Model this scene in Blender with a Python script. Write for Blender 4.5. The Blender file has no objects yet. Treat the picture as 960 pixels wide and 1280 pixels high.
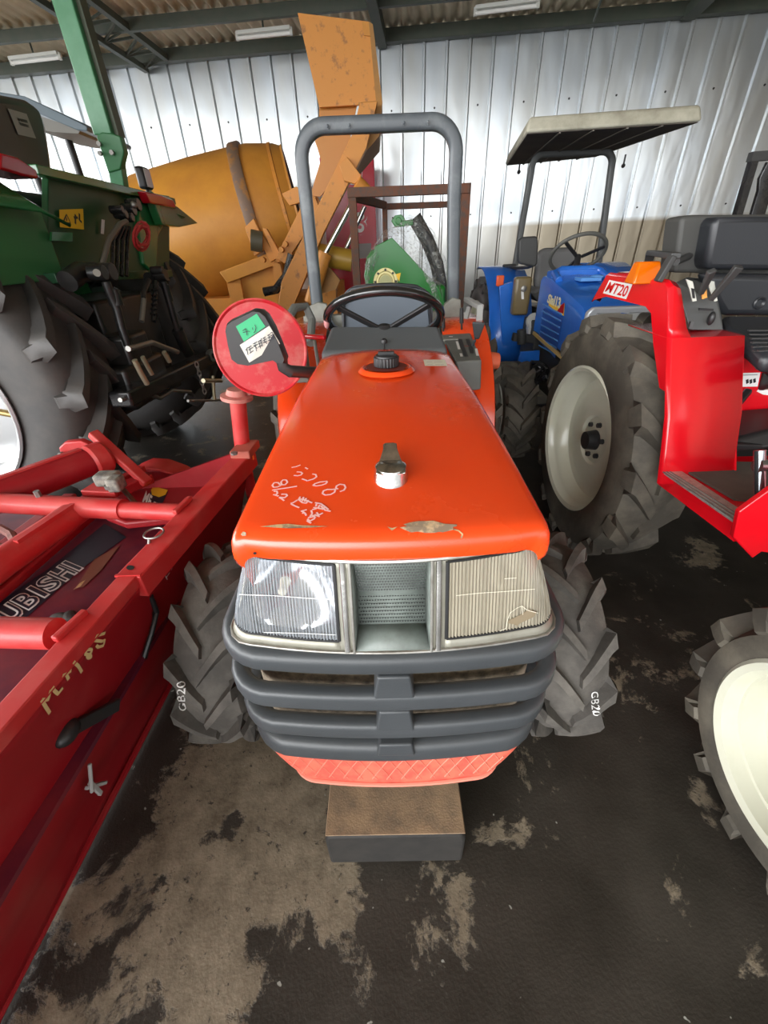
import bpy, bmesh, math, random
from mathutils import Vector, Matrix
from mathutils.bvhtree import BVHTree
random.seed(7)
PI = math.pi
scene = bpy.context.scene
COL = scene.collection
V = Vector
# ------------------------------------------------------------------ camera model
FPX = 520.0; CAMH = 1.25
Dn = V((29, -808, -520)).normalized(); Up = -Dn
F0 = V((-3, 335, -520)); Fw = (F0 - F0.dot(Up) * Up).normalized(); Rt = Fw.cross(Up)
def ray(px, py):
    c = V((px - 480, 640 - py, -FPX)) / FPX
    return V((c.dot(Rt), c.dot(Fw), c.dot(Up)))
CAM = V((0, 0, CAMH))
def at(px, py, X=None, Y=None, Z=None):
    r = ray(px, py)
    if Y is not None: t = Y / r.y
    elif Z is not None: t = (Z - CAMH) / r.z
    else: t = X / r.x
    return CAM + r * t
# ------------------------------------------------------------------ materials
MATS = {}
def mat(name, col, rough=.5, metal=0, var=.0, vscale=6, col2=None, thr=None, coat=0, bump=0, bscale=40, emit=0, spec=.5, rvar=0):
    if name in MATS: return MATS[name]
    m = bpy.data.materials.new(name); m.use_nodes = True
    nt = m.node_tree; N = nt.nodes; L = nt.links
    b = N['Principled BSDF']
    b.inputs['Base Color'].default_value = (*col, 1)
    b.inputs['Roughness'].default_value = rough
    b.inputs['Metallic'].default_value = metal
    b.inputs['Coat Weight'].default_value = coat
    b.inputs['Coat Roughness'].default_value = .12
    b.inputs['Specular IOR Level'].default_value = spec
    tc = N.new('ShaderNodeTexCoord')
    if var or col2:
        no = N.new('ShaderNodeTexNoise'); no.inputs['Scale'].default_value = vscale; no.inputs['Detail'].default_value = 6
        no.inputs['Roughness'].default_value = .65
        L.new(tc.outputs['Object'], no.inputs['Vector'])
        r = N.new('ShaderNodeValToRGB')
        c2 = col2 if col2 else tuple(c * (1 - var) for c in col)
        lo, hi = thr if thr else (.3, .7)
        r.color_ramp.elements[0].position = lo; r.color_ramp.elements[1].position = hi
        r.color_ramp.elements[0].color = (*col, 1); r.color_ramp.elements[1].color = (*c2, 1)
        L.new(no.outputs['Fac'], r.inputs['Fac']); L.new(r.outputs['Color'], b.inputs['Base Color'])
        if rvar:
            mr = N.new('ShaderNodeMapRange'); mr.inputs['To Min'].default_value = rough; mr.inputs['To Max'].default_value = min(1, rough + rvar)
            mr.inputs['From Min'].default_value = .35; mr.inputs['From Max'].default_value = .65
            L.new(no.outputs['Fac'], mr.inputs['Value']); L.new(mr.outputs['Result'], b.inputs['Roughness'])
    if bump:
        n2 = N.new('ShaderNodeTexNoise'); n2.inputs['Scale'].default_value = bscale; n2.inputs['Detail'].default_value = 4
        L.new(tc.outputs['Object'], n2.inputs['Vector'])
        bp = N.new('ShaderNodeBump'); bp.inputs['Strength'].default_value = bump; bp.inputs['Distance'].default_value = .01
        L.new(n2.outputs['Fac'], bp.inputs['Height']); L.new(bp.outputs['Normal'], b.inputs['Normal'])
    MATS[name] = m
    return m
def glassy(name, tint, fac, rough=.15):
    m = bpy.data.materials.new(name); m.use_nodes = True
    nt = m.node_tree; N = nt.nodes; L = nt.links
    b = N['Principled BSDF']; b.inputs['Base Color'].default_value = (*tint, 1); b.inputs['Roughness'].default_value = rough
    b.inputs['Coat Weight'].default_value = .6
    t = N.new('ShaderNodeBsdfTransparent'); x = N.new('ShaderNodeMixShader'); x.inputs[0].default_value = fac
    L.new(t.outputs[0], x.inputs[1]); L.new(b.outputs[0], x.inputs[2])
    tc = N.new('ShaderNodeTexCoord'); wv = N.new('ShaderNodeTexWave'); wv.bands_direction = 'X'; wv.inputs['Scale'].default_value = 72; wv.inputs['Distortion'].default_value = .6
    L.new(tc.outputs['Object'], wv.inputs['Vector'])
    mr = N.new('ShaderNodeMapRange'); mr.inputs['To Min'].default_value = fac - .12; mr.inputs['To Max'].default_value = min(1, fac + .16); L.new(wv.outputs['Fac'], mr.inputs['Value']); L.new(mr.outputs[0], x.inputs[0])
    L.new(x.outputs[0], N['Material Output'].inputs['Surface'])
    MATS[name] = m; return m
ORANGE = mat('orange_paint', (.86, .062, .006), .22, 0, vscale=3, col2=(.84, .075, .012), thr=(.3, .8), coat=.5, rvar=.08)
ORANGE2 = mat('faded_orange', (.85, .16, .07), .5, var=.15)
PINK = mat('faded_red_skirt', (.78, .16, .10), .55, vscale=25, col2=(.70, .10, .07), thr=(.45, .6))
DGREY = mat('dark_grey_plastic', (.050, .056, .061), .40, vscale=3, col2=(.068, .074, .080), thr=(.4, .7), bump=.05, bscale=300)
GREYP = mat('grey_plastic', (.17, .18, .165), .5, vscale=8, col2=(.13, .135, .125), thr=(.4, .7))
SAGE = mat('sage_grey_metal', (.30, .31, .27), .5, vscale=14, col2=(.22, .22, .19), thr=(.4, .7))
ROPSM = mat('slate_grey_paint', (.085, .10, .112), .4, vscale=9, col2=(.15, .17, .18), thr=(.5, .72), coat=.2)
CHROME = mat('chrome', (.82, .82, .80), .16, 1, bump=.03, bscale=60)
TRIM = mat('dull_chrome_trim', (.55, .54, .50), .3, .85, vscale=30, col2=(.33, .31, .27), thr=(.4, .7))
TRIMP = mat('champagne_plastic_trim', (.33, .32, .27), .4, .35, vscale=20, col2=(.24, .23, .18), thr=(.4, .75))
BLACK = mat('black_plastic', (.018, .018, .019), .4)
BLACKP = mat('black_gloss_paint', (.012, .012, .013), .22, vscale=20, col2=(.03, .028, .025), thr=(.45, .7))
TIRE = mat('dusty_tyre_rubber', (.066, .058, .046), .75, vscale=7, col2=(.17, .148, .112), thr=(.42, .8), bump=.12, bscale=60)
TIRE2 = mat('dark_tyre_rubber', (.040, .038, .037), .5, vscale=5, col2=(.075, .066, .058), thr=(.4, .75), bump=.08, bscale=50)
TIRE3 = mat('grey_muddy_tyre_rubber', (.075, .068, .060), .8, vscale=9, col2=(.165, .15, .13), thr=(.42, .75), bump=.2, bscale=60)
CREAM = mat('cream_rim_paint', (.60, .60, .49), .28, vscale=6, col2=(.56, .55, .42), thr=(.45, .75), coat=.3)
SILVER = mat('silver_rim_paint', (.6, .61, .62), .28, .6)
GREEN = mat('tractor_green', (.018, .16, .045), .22, vscale=4, col2=(.025, .18, .06), thr=(.4, .7), coat=.5)
GREENL = mat('post_green', (.045, .20, .085), .35, vscale=12, col2=(.07, .24, .12), thr=(.4, .7))
GREEND = mat('dark_green_panel', (.012, .075, .028), .4)
RED = mat('signal_red_paint', (.72, .004, .012), .25, vscale=4, col2=(.64, .006, .014), thr=(.4, .7), coat=.4)
TRED = mat('faded_tiller_red', (.50, .022, .022), .45, vscale=13, col2=(.52, .065, .055), thr=(.45, .72), coat=.15, rvar=.2)
TREDD = mat('deep_tiller_red', (.33, .008, .014), .42, vscale=9, col2=(.36, .025, .028), thr=(.5, .75))
DUSTR = mat('dusty_red_disc', (.50, .012, .02), .5, vscale=14, col2=(.52, .16, .13), thr=(.48, .75))
PURP = mat('plum_deck_paint', (.10, .012, .03), .38, vscale=5, col2=(.20, .02, .03), thr=(.4, .65))
INK = mat('navy_decal', (.018, .02, .035), .4)
BLUE = mat('tractor_blue', (.014, .13, .56), .25, vscale=6, col2=(.02, .16, .62), thr=(.4, .7), coat=.4)
YEL = mat('machine_ochre_paint', (.62, .27, .035), .42, vscale=3, col2=(.50, .20, .03), thr=(.4, .75), rvar=.15)
YELR = mat('worn_ochre_paint', (.62, .25, .04), .5, vscale=16, col2=(.27, .11, .035), thr=(.56, .72))
RUST = mat('rusty_steel', (.17, .065, .035), .8, vscale=25, col2=(.09, .07, .06), thr=(.4, .65), bump=.1)
WHITE = mat('white_print', (.8, .8, .78), .5)
CHALK = mat('pale_marker', (.88, .50, .46), .8)
CHALKY = mat('yellow_marker', (.72, .55, .25), .8)
STEEL = mat('bare_steel', (.30, .29, .27), .45, .8)
VINYL = mat('black_vinyl', (.022, .024, .028), .35, bump=.05, bscale=200)
SLATE = mat('slate_seat_vinyl', (.11, .135, .165), .45)
AMBER = mat('amber_lens', (.72, .14, .0), .15, coat=.5)
REDL = mat('red_lens', (.42, .006, .015), .15, coat=.5)
YLAB = mat('yellow_label', (.85, .52, .02), .45)
GNOTE = mat('green_note_paper', (.05, .44, .20), .7)
WNOTE = mat('white_note_paper', (.62, .63, .56), .7)
TAN = mat('tan_filler', (.62, .42, .20), .8, vscale=40, col2=(.22, .16, .10), thr=(.42, .56))
SCR = mat('scuffed_primer', (.30, .22, .15), .7, vscale=60, col2=(.68, .48, .28), thr=(.45, .6))
# ------------------------------------------------------------------ mesh builder
def orient(d, ref=V((0, 0, 1))):
    d = d.normalized()
    if abs(d.dot(ref)) > .98: ref = V((1, 0, 0))
    s = d.cross(ref).normalized(); n = s.cross(d).normalized()
    return s, n
class MB:
    def __init__(s): s.v = []; s.f = []; s.bv = None
    def add(s, vs, fs, M=None):
        o = len(s.v)
        s.v += [(M @ V(p)) if M is not None else V(p) for p in vs]
        s.f += [tuple(i + o for i in f) for f in fs]
        return s
    def box(s, c, d, M=None, rz=0):
        R = Matrix.Rotation(rz, 3, 'Z')
        vs = [V(c) + R @ V((d[0] * a / 2, d[1] * b / 2, d[2] * e / 2)) for e in (-1, 1) for b in (-1, 1) for a in (-1, 1)]
        return s.add(vs, [(0, 2, 3, 1), (4, 5, 7, 6), (0, 1, 5, 4), (2, 6, 7, 3), (0, 4, 6, 2), (1, 3, 7, 5)], M)
    def hexa(s, b, t):       # bottom loop, top loop
        n = len(b)
        fs = [tuple(range(n))[::-1], tuple(range(n, 2 * n))] + [(i, (i + 1) % n, n + (i + 1) % n, n + i) for i in range(n)]
        return s.add(list(b) + list(t), fs)
    def bar(s, a, b, w, h=None, ref=V((0, 0, 1)), w2=None):
        a = V(a); b = V(b); h = h or w; k = (w2 or w) / w
        sd, n = orient(b - a, ref)
        q = [(-1, -1), (1, -1), (1, 1), (-1, 1)]
        return s.hexa([a + sd * x * w / 2 + n * y * h / 2 for x, y in q], [b + sd * x * w * k / 2 + n * y * h * k / 2 for x, y in q])
    def cyl(s, a, b, r, r2=None, n=20):
        a = V(a); b = V(b); r2 = r if r2 is None else r2
        sd, u = orient(b - a)
        an = [2 * PI * i / n for i in range(n)]
        return s.hexa([a + (sd * math.cos(t) + u * math.sin(t)) * r for t in an], [b + (sd * math.cos(t) + u * math.sin(t)) * r2 for t in an])
    def prism(s, pts, off):
        pts = [V(p) for p in pts]; off = V(off)
        return s.hexa(pts, [p + off for p in pts])
    def lathe(s, prof, o, ax, n=48, cap=True):   # prof (r, along)
        o = V(o); ax = V(ax).normalized(); sd, u = orient(ax)
        vs = []; fs = []; m = len(prof)
        for i in range(n):
            t = 2 * PI * i / n; d = sd * math.cos(t) + u * math.sin(t)
            vs += [o + d * r + ax * h for r, h in prof]
        for i in range(n):
            j = (i + 1) % n
            fs += [(i * m + k, j * m + k, j * m + k + 1, i * m + k + 1) for k in range(m - 1)]
        return s.add(vs, fs)
    def sweep(s, path, prof, side=None, closed=False, cap=True):
        path = [V(p) for p in path]; n = len(path); m = len(prof); vs = []; prev = None
        for i, p in enumerate(path):
            if closed: t = path[(i + 1) % n] - path[i - 1]
            else: t = path[min(i + 1, n - 1)] - path[max(i - 1, 0)]
            t.normalize()
            if side is not None: sd = V(side); sd = (sd - sd.dot(t) * t).normalized()
            elif prev is None: sd = orient(t)[0]
            else: sd = (prev - prev.dot(t) * t).normalized()
            prev = sd; u = sd.cross(t)
            vs += [p + sd * a + u * b for a, b in prof]
        fs = []
        for i in range(n if closed else n - 1):
            j = (i + 1) % n
            fs += [(i * m + k, i * m + (k + 1) % m, j * m + (k + 1) % m, j * m + k) for k in range(m)]
        if not closed and cap: fs += [tuple(range(m))[::-1], tuple(range((n - 1) * m, n * m))]
        return s.add(vs, fs)
    def tube(s, path, r, n=12, side=None, closed=False):
        return s.sweep(path, [(r * math.cos(2 * PI * k / n), r * math.sin(2 * PI * k / n)) for k in range(n)], side, closed)
    def sph(s, c, r, n=16, m=10):
        r = V(r) if not isinstance(r, (int, float)) else V((r, r, r)); c = V(c)
        vs = [c + V((r.x * math.sin(PI * j / m) * math.cos(2 * PI * i / n), r.y * math.sin(PI * j / m) * math.sin(2 * PI * i / n), r.z * math.cos(PI * j / m))) for j in range(m + 1) for i in range(n)]
        fs = [(j * n + i, j * n + (i + 1) % n, (j + 1) * n + (i + 1) % n, (j + 1) * n + i) for j in range(m) for i in range(n)]
        return s.add(vs, fs)
    def grid(s, rows, thick=None):
        m = len(rows[0]); n = len(rows)
        vs = [p for r in rows for p in r]
        fs = [(j * m + i, j * m + i + 1, (j + 1) * m + i + 1, (j + 1) * m + i) for j in range(n - 1) for i in range(m - 1)]
        return s.add(vs, fs)
    def bvh(s):
        if s.bv is None: s.bv = BVHTree.FromPolygons([tuple(p) for p in s.v], s.f)
        return s.bv
def rrect(w, h, r, k=4):
    out = []
    for cx, cy, a0 in ((w / 2 - r, h / 2 - r, 0), (-w / 2 + r, h / 2 - r, PI / 2), (-w / 2 + r, -h / 2 + r, PI), (w / 2 - r, -h / 2 + r, 1.5 * PI)):
        out += [(cx + r * math.cos(a0 + PI / 2 * i / k), cy + r * math.sin(a0 + PI / 2 * i / k)) for i in range(k + 1)]
    return out
def rootof(p):
    while p.parent: p = p.parent
    return p
RM = {}
def obj(name, mb, m, parent=None, bevel=0, solid=0, smooth=True, label=None, loc=None, ang=35):
    me = bpy.data.meshes.new(name)
    M = RM[rootof(parent).name].inverted() if parent else (Matrix.Translation(V(loc)).inverted() if loc is not None else None)
    me.from_pydata([tuple(M @ p) if M is not None else tuple(p) for p in mb.v], [], mb.f)
    me.update()
    bm = bmesh.new(); bm.from_mesh(me); bmesh.ops.remove_doubles(bm, verts=bm.verts, dist=1e-5)
    bmesh.ops.recalc_face_normals(bm, faces=bm.faces); bm.to_mesh(me); bm.free()
    if smooth:
        for p in me.polygons: p.use_smooth = True
        me.set_sharp_from_angle(angle=math.radians(ang))
    me.materials.append(m)
    o = bpy.data.objects.new(name, me); COL.objects.link(o)
    if loc is not None: o.location = loc; RM[o.name] = Matrix.Translation(V(loc))
    elif not parent: RM[o.name] = Matrix.Identity(4)
    if parent: o.parent = parent
    if solid:
        x = o.modifiers.new('solid', 'SOLIDIFY'); x.thickness = solid; x.offset = 0
    if bevel:
        x = o.modifiers.new('bevel', 'BEVEL'); x.width = bevel; x.segments = 3; x.limit_method = 'ANGLE'; x.angle_limit = math.radians(40)
        x.harden_normals = False
    if label: o['label'] = label
    return o
def tag(o, label, cat, group=None):
    o['label'] = label; o['category'] = cat
    if group: o['group'] = group
    return o
def thing(name, label, cat, loc=(0, 0, 0), group=None):
    o = bpy.data.objects.new(name, None); COL.objects.link(o); o.location = loc
    o.empty_display_size = .1
    RM[o.name] = Matrix.Translation(V(loc))
    return tag(o, label, cat, group)
def struct(name, mb, m, **k):
    o = obj(name, mb, m, **k); o['kind'] = 'structure'; return o
# ------------------------------------------------------------------ decals that lie on a surface
def hit(target, px, py, off=.0012):
    r = ray(px, py).normalized()
    h = target.bvh().ray_cast(CAM, r)
    if h[0] is None: return None
    n = h[1] if h[1].dot(r) < 0 else -h[1]
    return h[0] + n * off, n
def strokes(target, lines, w, k=1.0, ox=0, oy=0, off=.0012):
    mb = MB()
    for ln in lines:
        pts = []
        for i in range(len(ln) - 1):
            for t in (0, .25, .5, .75):
                pts.append((ln[i][0] * (1 - t) + ln[i + 1][0] * t, ln[i][1] * (1 - t) + ln[i + 1][1] * t))
        pts.append(ln[-1])
        hs = [hit(target, ox + x / k, oy + y / k, off) for x, y in pts]
        hs = [h for h in hs if h]
        if len(hs) < 2: continue
        L = []; R_ = []
        for i, (p, n) in enumerate(hs):
            t = (hs[min(i + 1, len(hs) - 1)][0] - hs[max(i - 1, 0)][0])
            if t.length < 1e-6: continue
            s = t.normalized().cross(n).normalized()
            L.append(p + s * w / 2); R_.append(p - s * w / 2)
        if len(L) > 1: mb.grid([L, R_])
    return mb
def patch(target, poly, off=.0012, fan=True):
    mb = MB()
    c = (sum(p[0] for p in poly) / len(poly), sum(p[1] for p in poly) / len(poly))
    hs = [hit(target, *p, off) for p in poly]; hc = hit(target, *c, off)
    if hc is None or any(h is None for h in hs): return mb
    vs = [h[0] for h in hs] + [hc[0]]; n = len(hs)
    return mb.add(vs, [(i, (i + 1) % n, n) for i in range(n)])
def textmesh(txt, shear=0, bold=0):
    cu = bpy.data.curves.new('t', 'FONT'); cu.body = txt; cu.shear = shear; cu.offset = bold; cu.resolution_u = 3
    o = bpy.data.objects.new('t', cu); me = o.to_mesh()
    vs = [V(v.co) for v in me.vertices]; fs = [tuple(p.vertices) for p in me.polygons]
    o.to_mesh_clear(); bpy.data.objects.remove(o)
    if not vs: return [], []
    x0 = min(v.x for v in vs); x1 = max(v.x for v in vs); y0 = min(v.y for v in vs); y1 = max(v.y for v in vs)
    return [((v.x - x0) / (x1 - x0), (v.y - y0) / (y1 - y0)) for v in vs], fs
def text_px(target, txt, q, shear=0, bold=0, off=.002):     # q: pixel corners bl, br, tr, tl on a surface
    uv, fs = textmesh(txt, shear, bold); vs = []; mb = MB()
    for u, v in uv:
        x = (1 - v) * ((1 - u) * q[0][0] + u * q[1][0]) + v * ((1 - u) * q[3][0] + u * q[2][0])
        y = (1 - v) * ((1 - u) * q[0][1] + u * q[1][1]) + v * ((1 - u) * q[3][1] + u * q[2][1])
        h = hit(target, x, y, off)
        vs.append(h[0] if h else None)
    if not vs or any(p is None for p in vs): return mb
    return mb.add(vs, fs)
def text_at(txt, bl, br, tl, shear=0, bold=0):
    uv, fs = textmesh(txt, shear, bold); bl = V(bl)
    return MB().add([bl + (V(br) - bl) * u + (V(tl) - bl) * v for u, v in uv], fs)
def decal(name, mb, m, parent, label=None):
    if mb.v: return obj(name, mb, m, parent, smooth=False, label=label)
# outline of a plate read off the photo, stood at its own distance with real thickness
def plate(poly, Y, th):
    return MB().prism([at(x, y, Y=Y) for x, y in poly], (0, th, 0))
def plateX(poly, X, th):
    return MB().prism([at(x, y, X=X) for x, y in poly], (th, 0, 0))
# ------------------------------------------------------------------ wheels
def tyre(mb, c, side, R, w, rim, n, lug=.03, lw=.035, apex=1, ang0=0, bulge=.0, sweep=.55):
    """c centre of OUTER sidewall plane; side +1: outer face looks to -axis ; axis = X by default"""
    A, U = side     # A = axis pointing inward from the outer face, U = horizontal in-plane
    Z = V((0, 0, 1)); c = V(c); Rc = R - lug
    def P(r, a, h): return c + A * h + U * (r * math.cos(a)) + Z * (r * math.sin(a))
    sh = w * .16
    prof = [(rim * .97, w * .10), (rim * 1.02, w * .04), (rim + (Rc - rim) * .35, -.002), (rim + (Rc - rim) * .7, w * .0), (Rc - sh * .7, w * .05), (Rc - .012, sh), (Rc, w * .32), (Rc + .004, w * .5),
            (Rc, w * .68), (Rc - .012, w - sh), (Rc - sh * .7, w * .95), (rim + (Rc - rim) * .7, w), (rim + (Rc - rim) * .35, w + .002), (rim * 1.02, w * .96), (rim * .97, w * .9)]
    N = 72; m = len(prof)
    vs = [P(r, 2 * PI * i / N, h) for i in range(N) for r, h in prof]
    mb.add(vs, [(i * m + k, ((i + 1) % N) * m + k, ((i + 1) % N) * m + k + 1, i * m + k + 1) for i in range(N) for k in range(m - 1)])
    K = 9
    for i in range(n):
        for s in (0, 1):
            a0 = ang0 + 2 * PI * (i + .5 * s) / n
            rows = []
            for k in range(K):
                t = k / (K - 1)
                # t=0 on sidewall, then shoulder, then centre
                if t < .25:
                    q = t / .25; h = -.006 + q * (w * .03); rt = R - sh * 1.5 * (1 - q) - .004; rb = rt - lug * 1.1; a = a0
                else:
                    q = (t - .25) / .75; h = w * .03 + q * w * .5; rt = R + .003 * math.sin(q * PI); rb = Rc - .02; a = a0 + apex * sweep * (q ** 1.15) * w / R
                hw = lw * (.62 + .12 * math.sin(t * PI)) / R * (1.25 if t < .3 else 1.0)
                if s: h = w - h
                if t < .25:
                    hin = h + (.03 if not s else -.03)
                    rows.append([P(rb, a - hw * 1.2, hin), P(rt, a - hw * .8, h), P(rt, a + hw * .8, h), P(rb, a + hw * 1.2, hin)])
                else:
                    rows.append([P(rb, a - hw * 1.4, h), P(rt, a - hw * .8, h), P(rt, a + hw * .8, h), P(rb, a + hw * 1.4, h)])
            v2 = [p for r in rows for p in r]
            f2 = [(k * 4 + j, k * 4 + j + 1, k * 4 + 5 + j, k * 4 + 4 + j) for k in range(K - 1) for j in range(3)] + [(0, 1, 2, 3), ((K - 1) * 4, (K - 1) * 4 + 1, (K - 1) * 4 + 2, (K - 1) * 4 + 3)]
            mb.add(v2, f2)
    return mb
def wheel(parent, name, c, A, U, R, w, rim, n, tmat, rmat, hubmat=None, lug=.03, lw=.035, apex=1, ang0=0, dish=.35, bolts=6, hubr=.03, hubd=.03, rname=None, sweep=.55, boltr=None):
    A = V(A).normalized(); U = V(U).normalized(); c = V(c)
    tm = tyre(MB(), c, (A, U), R, w, rim, n, lug, lw, apex, ang0, sweep=sweep)
    t = obj(name, tm, tmat, parent)
    d = w * dish
    prof = [(rim + .012, .012), (rim + .015, .002), (rim + .006, -.004), (rim - .008, .004), (rim - .012, .03), (rim * .93, .04), (rim * .90, w * .22), (rim * .86, d), (rim * .80, d + .006), (rim * .72, d + .004), (rim * .5, d - .02), (rim * .36, d - .012), (rim * .33, d), (0.0001, d)]
    r = obj('rim', MB().lathe(prof, c, A, 64), rmat, t)
    back = MB().lathe([(rim * .95, w * .5), (rim * .99, w - .03), (rim + .01, w - .01), (rim + .014, w + .001)], c, A, 64)
    obj('inner_rim', back, rmat, t)
    hm = hubmat or BLACK
    obj('hub', MB().cyl(c + A * d, c + A * (d - hubd), hubr * 1.05, hubr * .9, 24), hm, t)
    br = boltr or rim * .24
    for k in range(bolts):
        a = 2 * PI * k / bolts + .3
        p = c + U * br * math.cos(a) + V((0, 0, 1)) * br * math.sin(a)
        obj('bolt', MB().cyl(p + A * d, p + A * (d - .016), .0115, .010, 6), hm, t, smooth=False)
    return t, tm
# ------------------------------------------------------------------ THE SETTING
def floor_mat():
    m = bpy.data.materials.new('oil_stained_concrete'); m.use_nodes = True
    nt = m.node_tree; N = nt.nodes; L = nt.links; b = N['Principled BSDF']
    tc = N.new('ShaderNodeTexCoord')
    def noise(s, d=8, r=.6, dist=0, off=(0, 0, 0), sc=(1, 1, 1)):
        mp = N.new('ShaderNodeMapping'); mp.inputs['Location'].default_value = off; mp.inputs['Scale'].default_value = sc
        L.new(tc.outputs['Object'], mp.inputs['Vector'])
        n = N.new('ShaderNodeTexNoise'); n.inputs['Scale'].default_value = s; n.inputs['Detail'].default_value = d; n.inputs['Roughness'].default_value = r; n.inputs['Distortion'].default_value = dist
        L.new(mp.outputs[0], n.inputs['Vector']); return n.outputs['Fac']
    def ramp(x, a, c, ca=(0, 0, 0), cb=(1, 1, 1)):
        r = N.new('ShaderNodeValToRGB'); e = r.color_ramp.elements; e[0].position = a; e[1].position = c; e[0].color = (*ca, 1); e[1].color = (*cb, 1)
        L.new(x, r.inputs['Fac']); return r.outputs['Color']
    def math_(op, x, y):
        n = N.new('ShaderNodeMath'); n.operation = op
        for i, q in enumerate((x, y)):
            if isinstance(q, (int, float)): n.inputs[i].default_value = q
            else: L.new(q, n.inputs[i])
        return n.outputs[0]
    def mix(f, a, c):
        n = N.new('ShaderNodeMix'); n.data_type = 'RGBA'
        if isinstance(f, float): n.inputs[0].default_value = f
        else: L.new(f, n.inputs[0])
        for i, q in ((6, a), (7, c)):
            if isinstance(q, tuple): n.inputs[i].default_value = (*q, 1)
            else: L.new(q, n.inputs[i])
        return n.outputs[2]
    big = noise(4.5, 12, .68, .25, (3.1, 1.7, 0), (1, 1.0, 1))
    # worn zone on the left front where the old screed shows
    sx = N.new('ShaderNodeSeparateXYZ'); L.new(tc.outputs['Object'], sx.inputs[0])
    zx = math_('MULTIPLY', math_('ABSOLUTE', math_('ADD', sx.outputs[0], .38), 0), -.42)
    zy = math_('MULTIPLY', math_('ABSOLUTE', math_('ADD', sx.outputs[1], -.38), 0), -.22)
    zone = math_('ADD', math_('ADD', zx, zy), .19)
    zone = math_('MAXIMUM', zone, -.035)
    w = math_('ADD', big, zone)
    worn = ramp(w, .535, .575)
    screed = mix(ramp(noise(14, 8, .7), .38, .66), (.25, .205, .145), (.12, .095, .064))
    screed = mix(ramp(noise(45, 5, .7, 0, (5, 0, 0)), .60, .68), screed, (.035, .030, .024))
    dark = mix(ramp(noise(5, 8, .6, 0, (9, 2, 0)), .35, .7), (.024, .020, .015), (.048, .041, .033))
    col = mix(worn, dark, screed)
    fleck = ramp(noise(38, 2, .5, 0, (2, 8, 0)), .745, .76)
    col = mix(fleck, col, (.30, .30, .27))
    L.new(col, b.inputs['Base Color'])
    rr = N.new('ShaderNodeMapRange'); L.new(worn, rr.inputs['Value']); rr.inputs['To Min'].default_value = .50; rr.inputs['To Max'].default_value = .75
    L.new(rr.outputs[0], b.inputs['Roughness']); b.inputs['Specular IOR Level'].default_value = .35
    bp = N.new('ShaderNodeBump'); bp.inputs['Strength'].default_value = .5; bp.inputs['Distance'].default_value = .006
    h = math_('ADD', math_('MULTIPLY', worn, .5), math_('MULTIPLY', noise(120, 4, .6), .4)); L.new(h, bp.inputs['Height'])
    L.new(bp.outputs[0], b.inputs['Normal'])
    return m
fl = MB(); fl.box((0, 2, -.05), (18, 16, .1)); struct('floor', fl, floor_mat(), smooth=False)
WA = V((-4.82, 7.5, 0)); WB = V((4.15, 6.5, 0)); Wd = (WB - WA).normalized(); Wn = V((Wd.y, -Wd.x, 0))   # Wn to the camera
if Wn.y > 0: Wn = -Wn
def wp(s, d=0, z=0): return WA + Wd * s + Wn * d + V((0, 0, z))
WTOP = 3.27
def galv():
    m = bpy.data.materials.new('galvanised_sheet'); m.use_nodes = True
    nt = m.node_tree; N = nt.nodes; L = nt.links; b = N['Principled BSDF']
    tc = N.new('ShaderNodeTexCoord'); mp = N.new('ShaderNodeMapping'); mp.inputs['Scale'].default_value = (1.2, 1.2, .35); L.new(tc.outputs['Object'], mp.inputs[0])
    n = N.new('ShaderNodeTexNoise'); n.inputs['Scale'].default_value = 3; n.inputs['Detail'].default_value = 7; L.new(mp.outputs[0], n.inputs['Vector'])
    r = N.new('ShaderNodeValToRGB'); r.color_ramp.elements[0].position = .3; r.color_ramp.elements[1].position = .7
    r.color_ramp.elements[0].color = (.68, .74, .79, 1); r.color_ramp.elements[1].color = (.62, .64, .63, 1)
    L.new(n.outputs['Fac'], r.inputs['Fac'])
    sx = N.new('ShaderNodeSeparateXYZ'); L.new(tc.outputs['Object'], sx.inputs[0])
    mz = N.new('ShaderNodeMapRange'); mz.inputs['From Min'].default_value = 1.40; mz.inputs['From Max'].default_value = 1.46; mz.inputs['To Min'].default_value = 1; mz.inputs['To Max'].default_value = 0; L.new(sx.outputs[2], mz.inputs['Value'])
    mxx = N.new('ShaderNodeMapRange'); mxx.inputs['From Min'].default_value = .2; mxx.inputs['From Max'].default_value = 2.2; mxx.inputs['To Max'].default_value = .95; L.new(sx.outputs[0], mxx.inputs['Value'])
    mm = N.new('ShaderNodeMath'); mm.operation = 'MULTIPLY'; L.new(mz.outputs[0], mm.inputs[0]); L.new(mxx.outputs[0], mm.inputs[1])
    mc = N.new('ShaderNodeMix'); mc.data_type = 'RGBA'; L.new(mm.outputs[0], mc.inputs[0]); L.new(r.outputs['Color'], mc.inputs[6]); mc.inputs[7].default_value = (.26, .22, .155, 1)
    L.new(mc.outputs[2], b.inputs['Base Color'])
    b.inputs['Metallic'].default_value = .92; b.inputs['Roughness'].default_value = .30
    mp2 = N.new('ShaderNodeMapping'); mp2.inputs['Scale'].default_value = (2.5, 2.5, .8); L.new(tc.outputs['Object'], mp2.inputs[0])
    n2 = N.new('ShaderNodeTexNoise'); n2.inputs['Scale'].default_value = 2; L.new(mp2.outputs[0], n2.inputs['Vector'])
    bp = N.new('ShaderNodeBump'); bp.inputs['Strength'].default_value = .25; bp.inputs['Distance'].default_value = .03; L.new(n2.outputs['Fac'], bp.inputs['Height']); L.new(bp.outputs[0], b.inputs['Normal'])
    return m
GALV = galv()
sp = .262; s = -3.0; cross = []
while s < 11.6:
    cross += [(s, 0), (s + .014, .026), (s + .030, .026), (s + .044, 0), (s + .15, .003)]
    s += sp
cross.append((s, 0))
w = MB()
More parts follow.
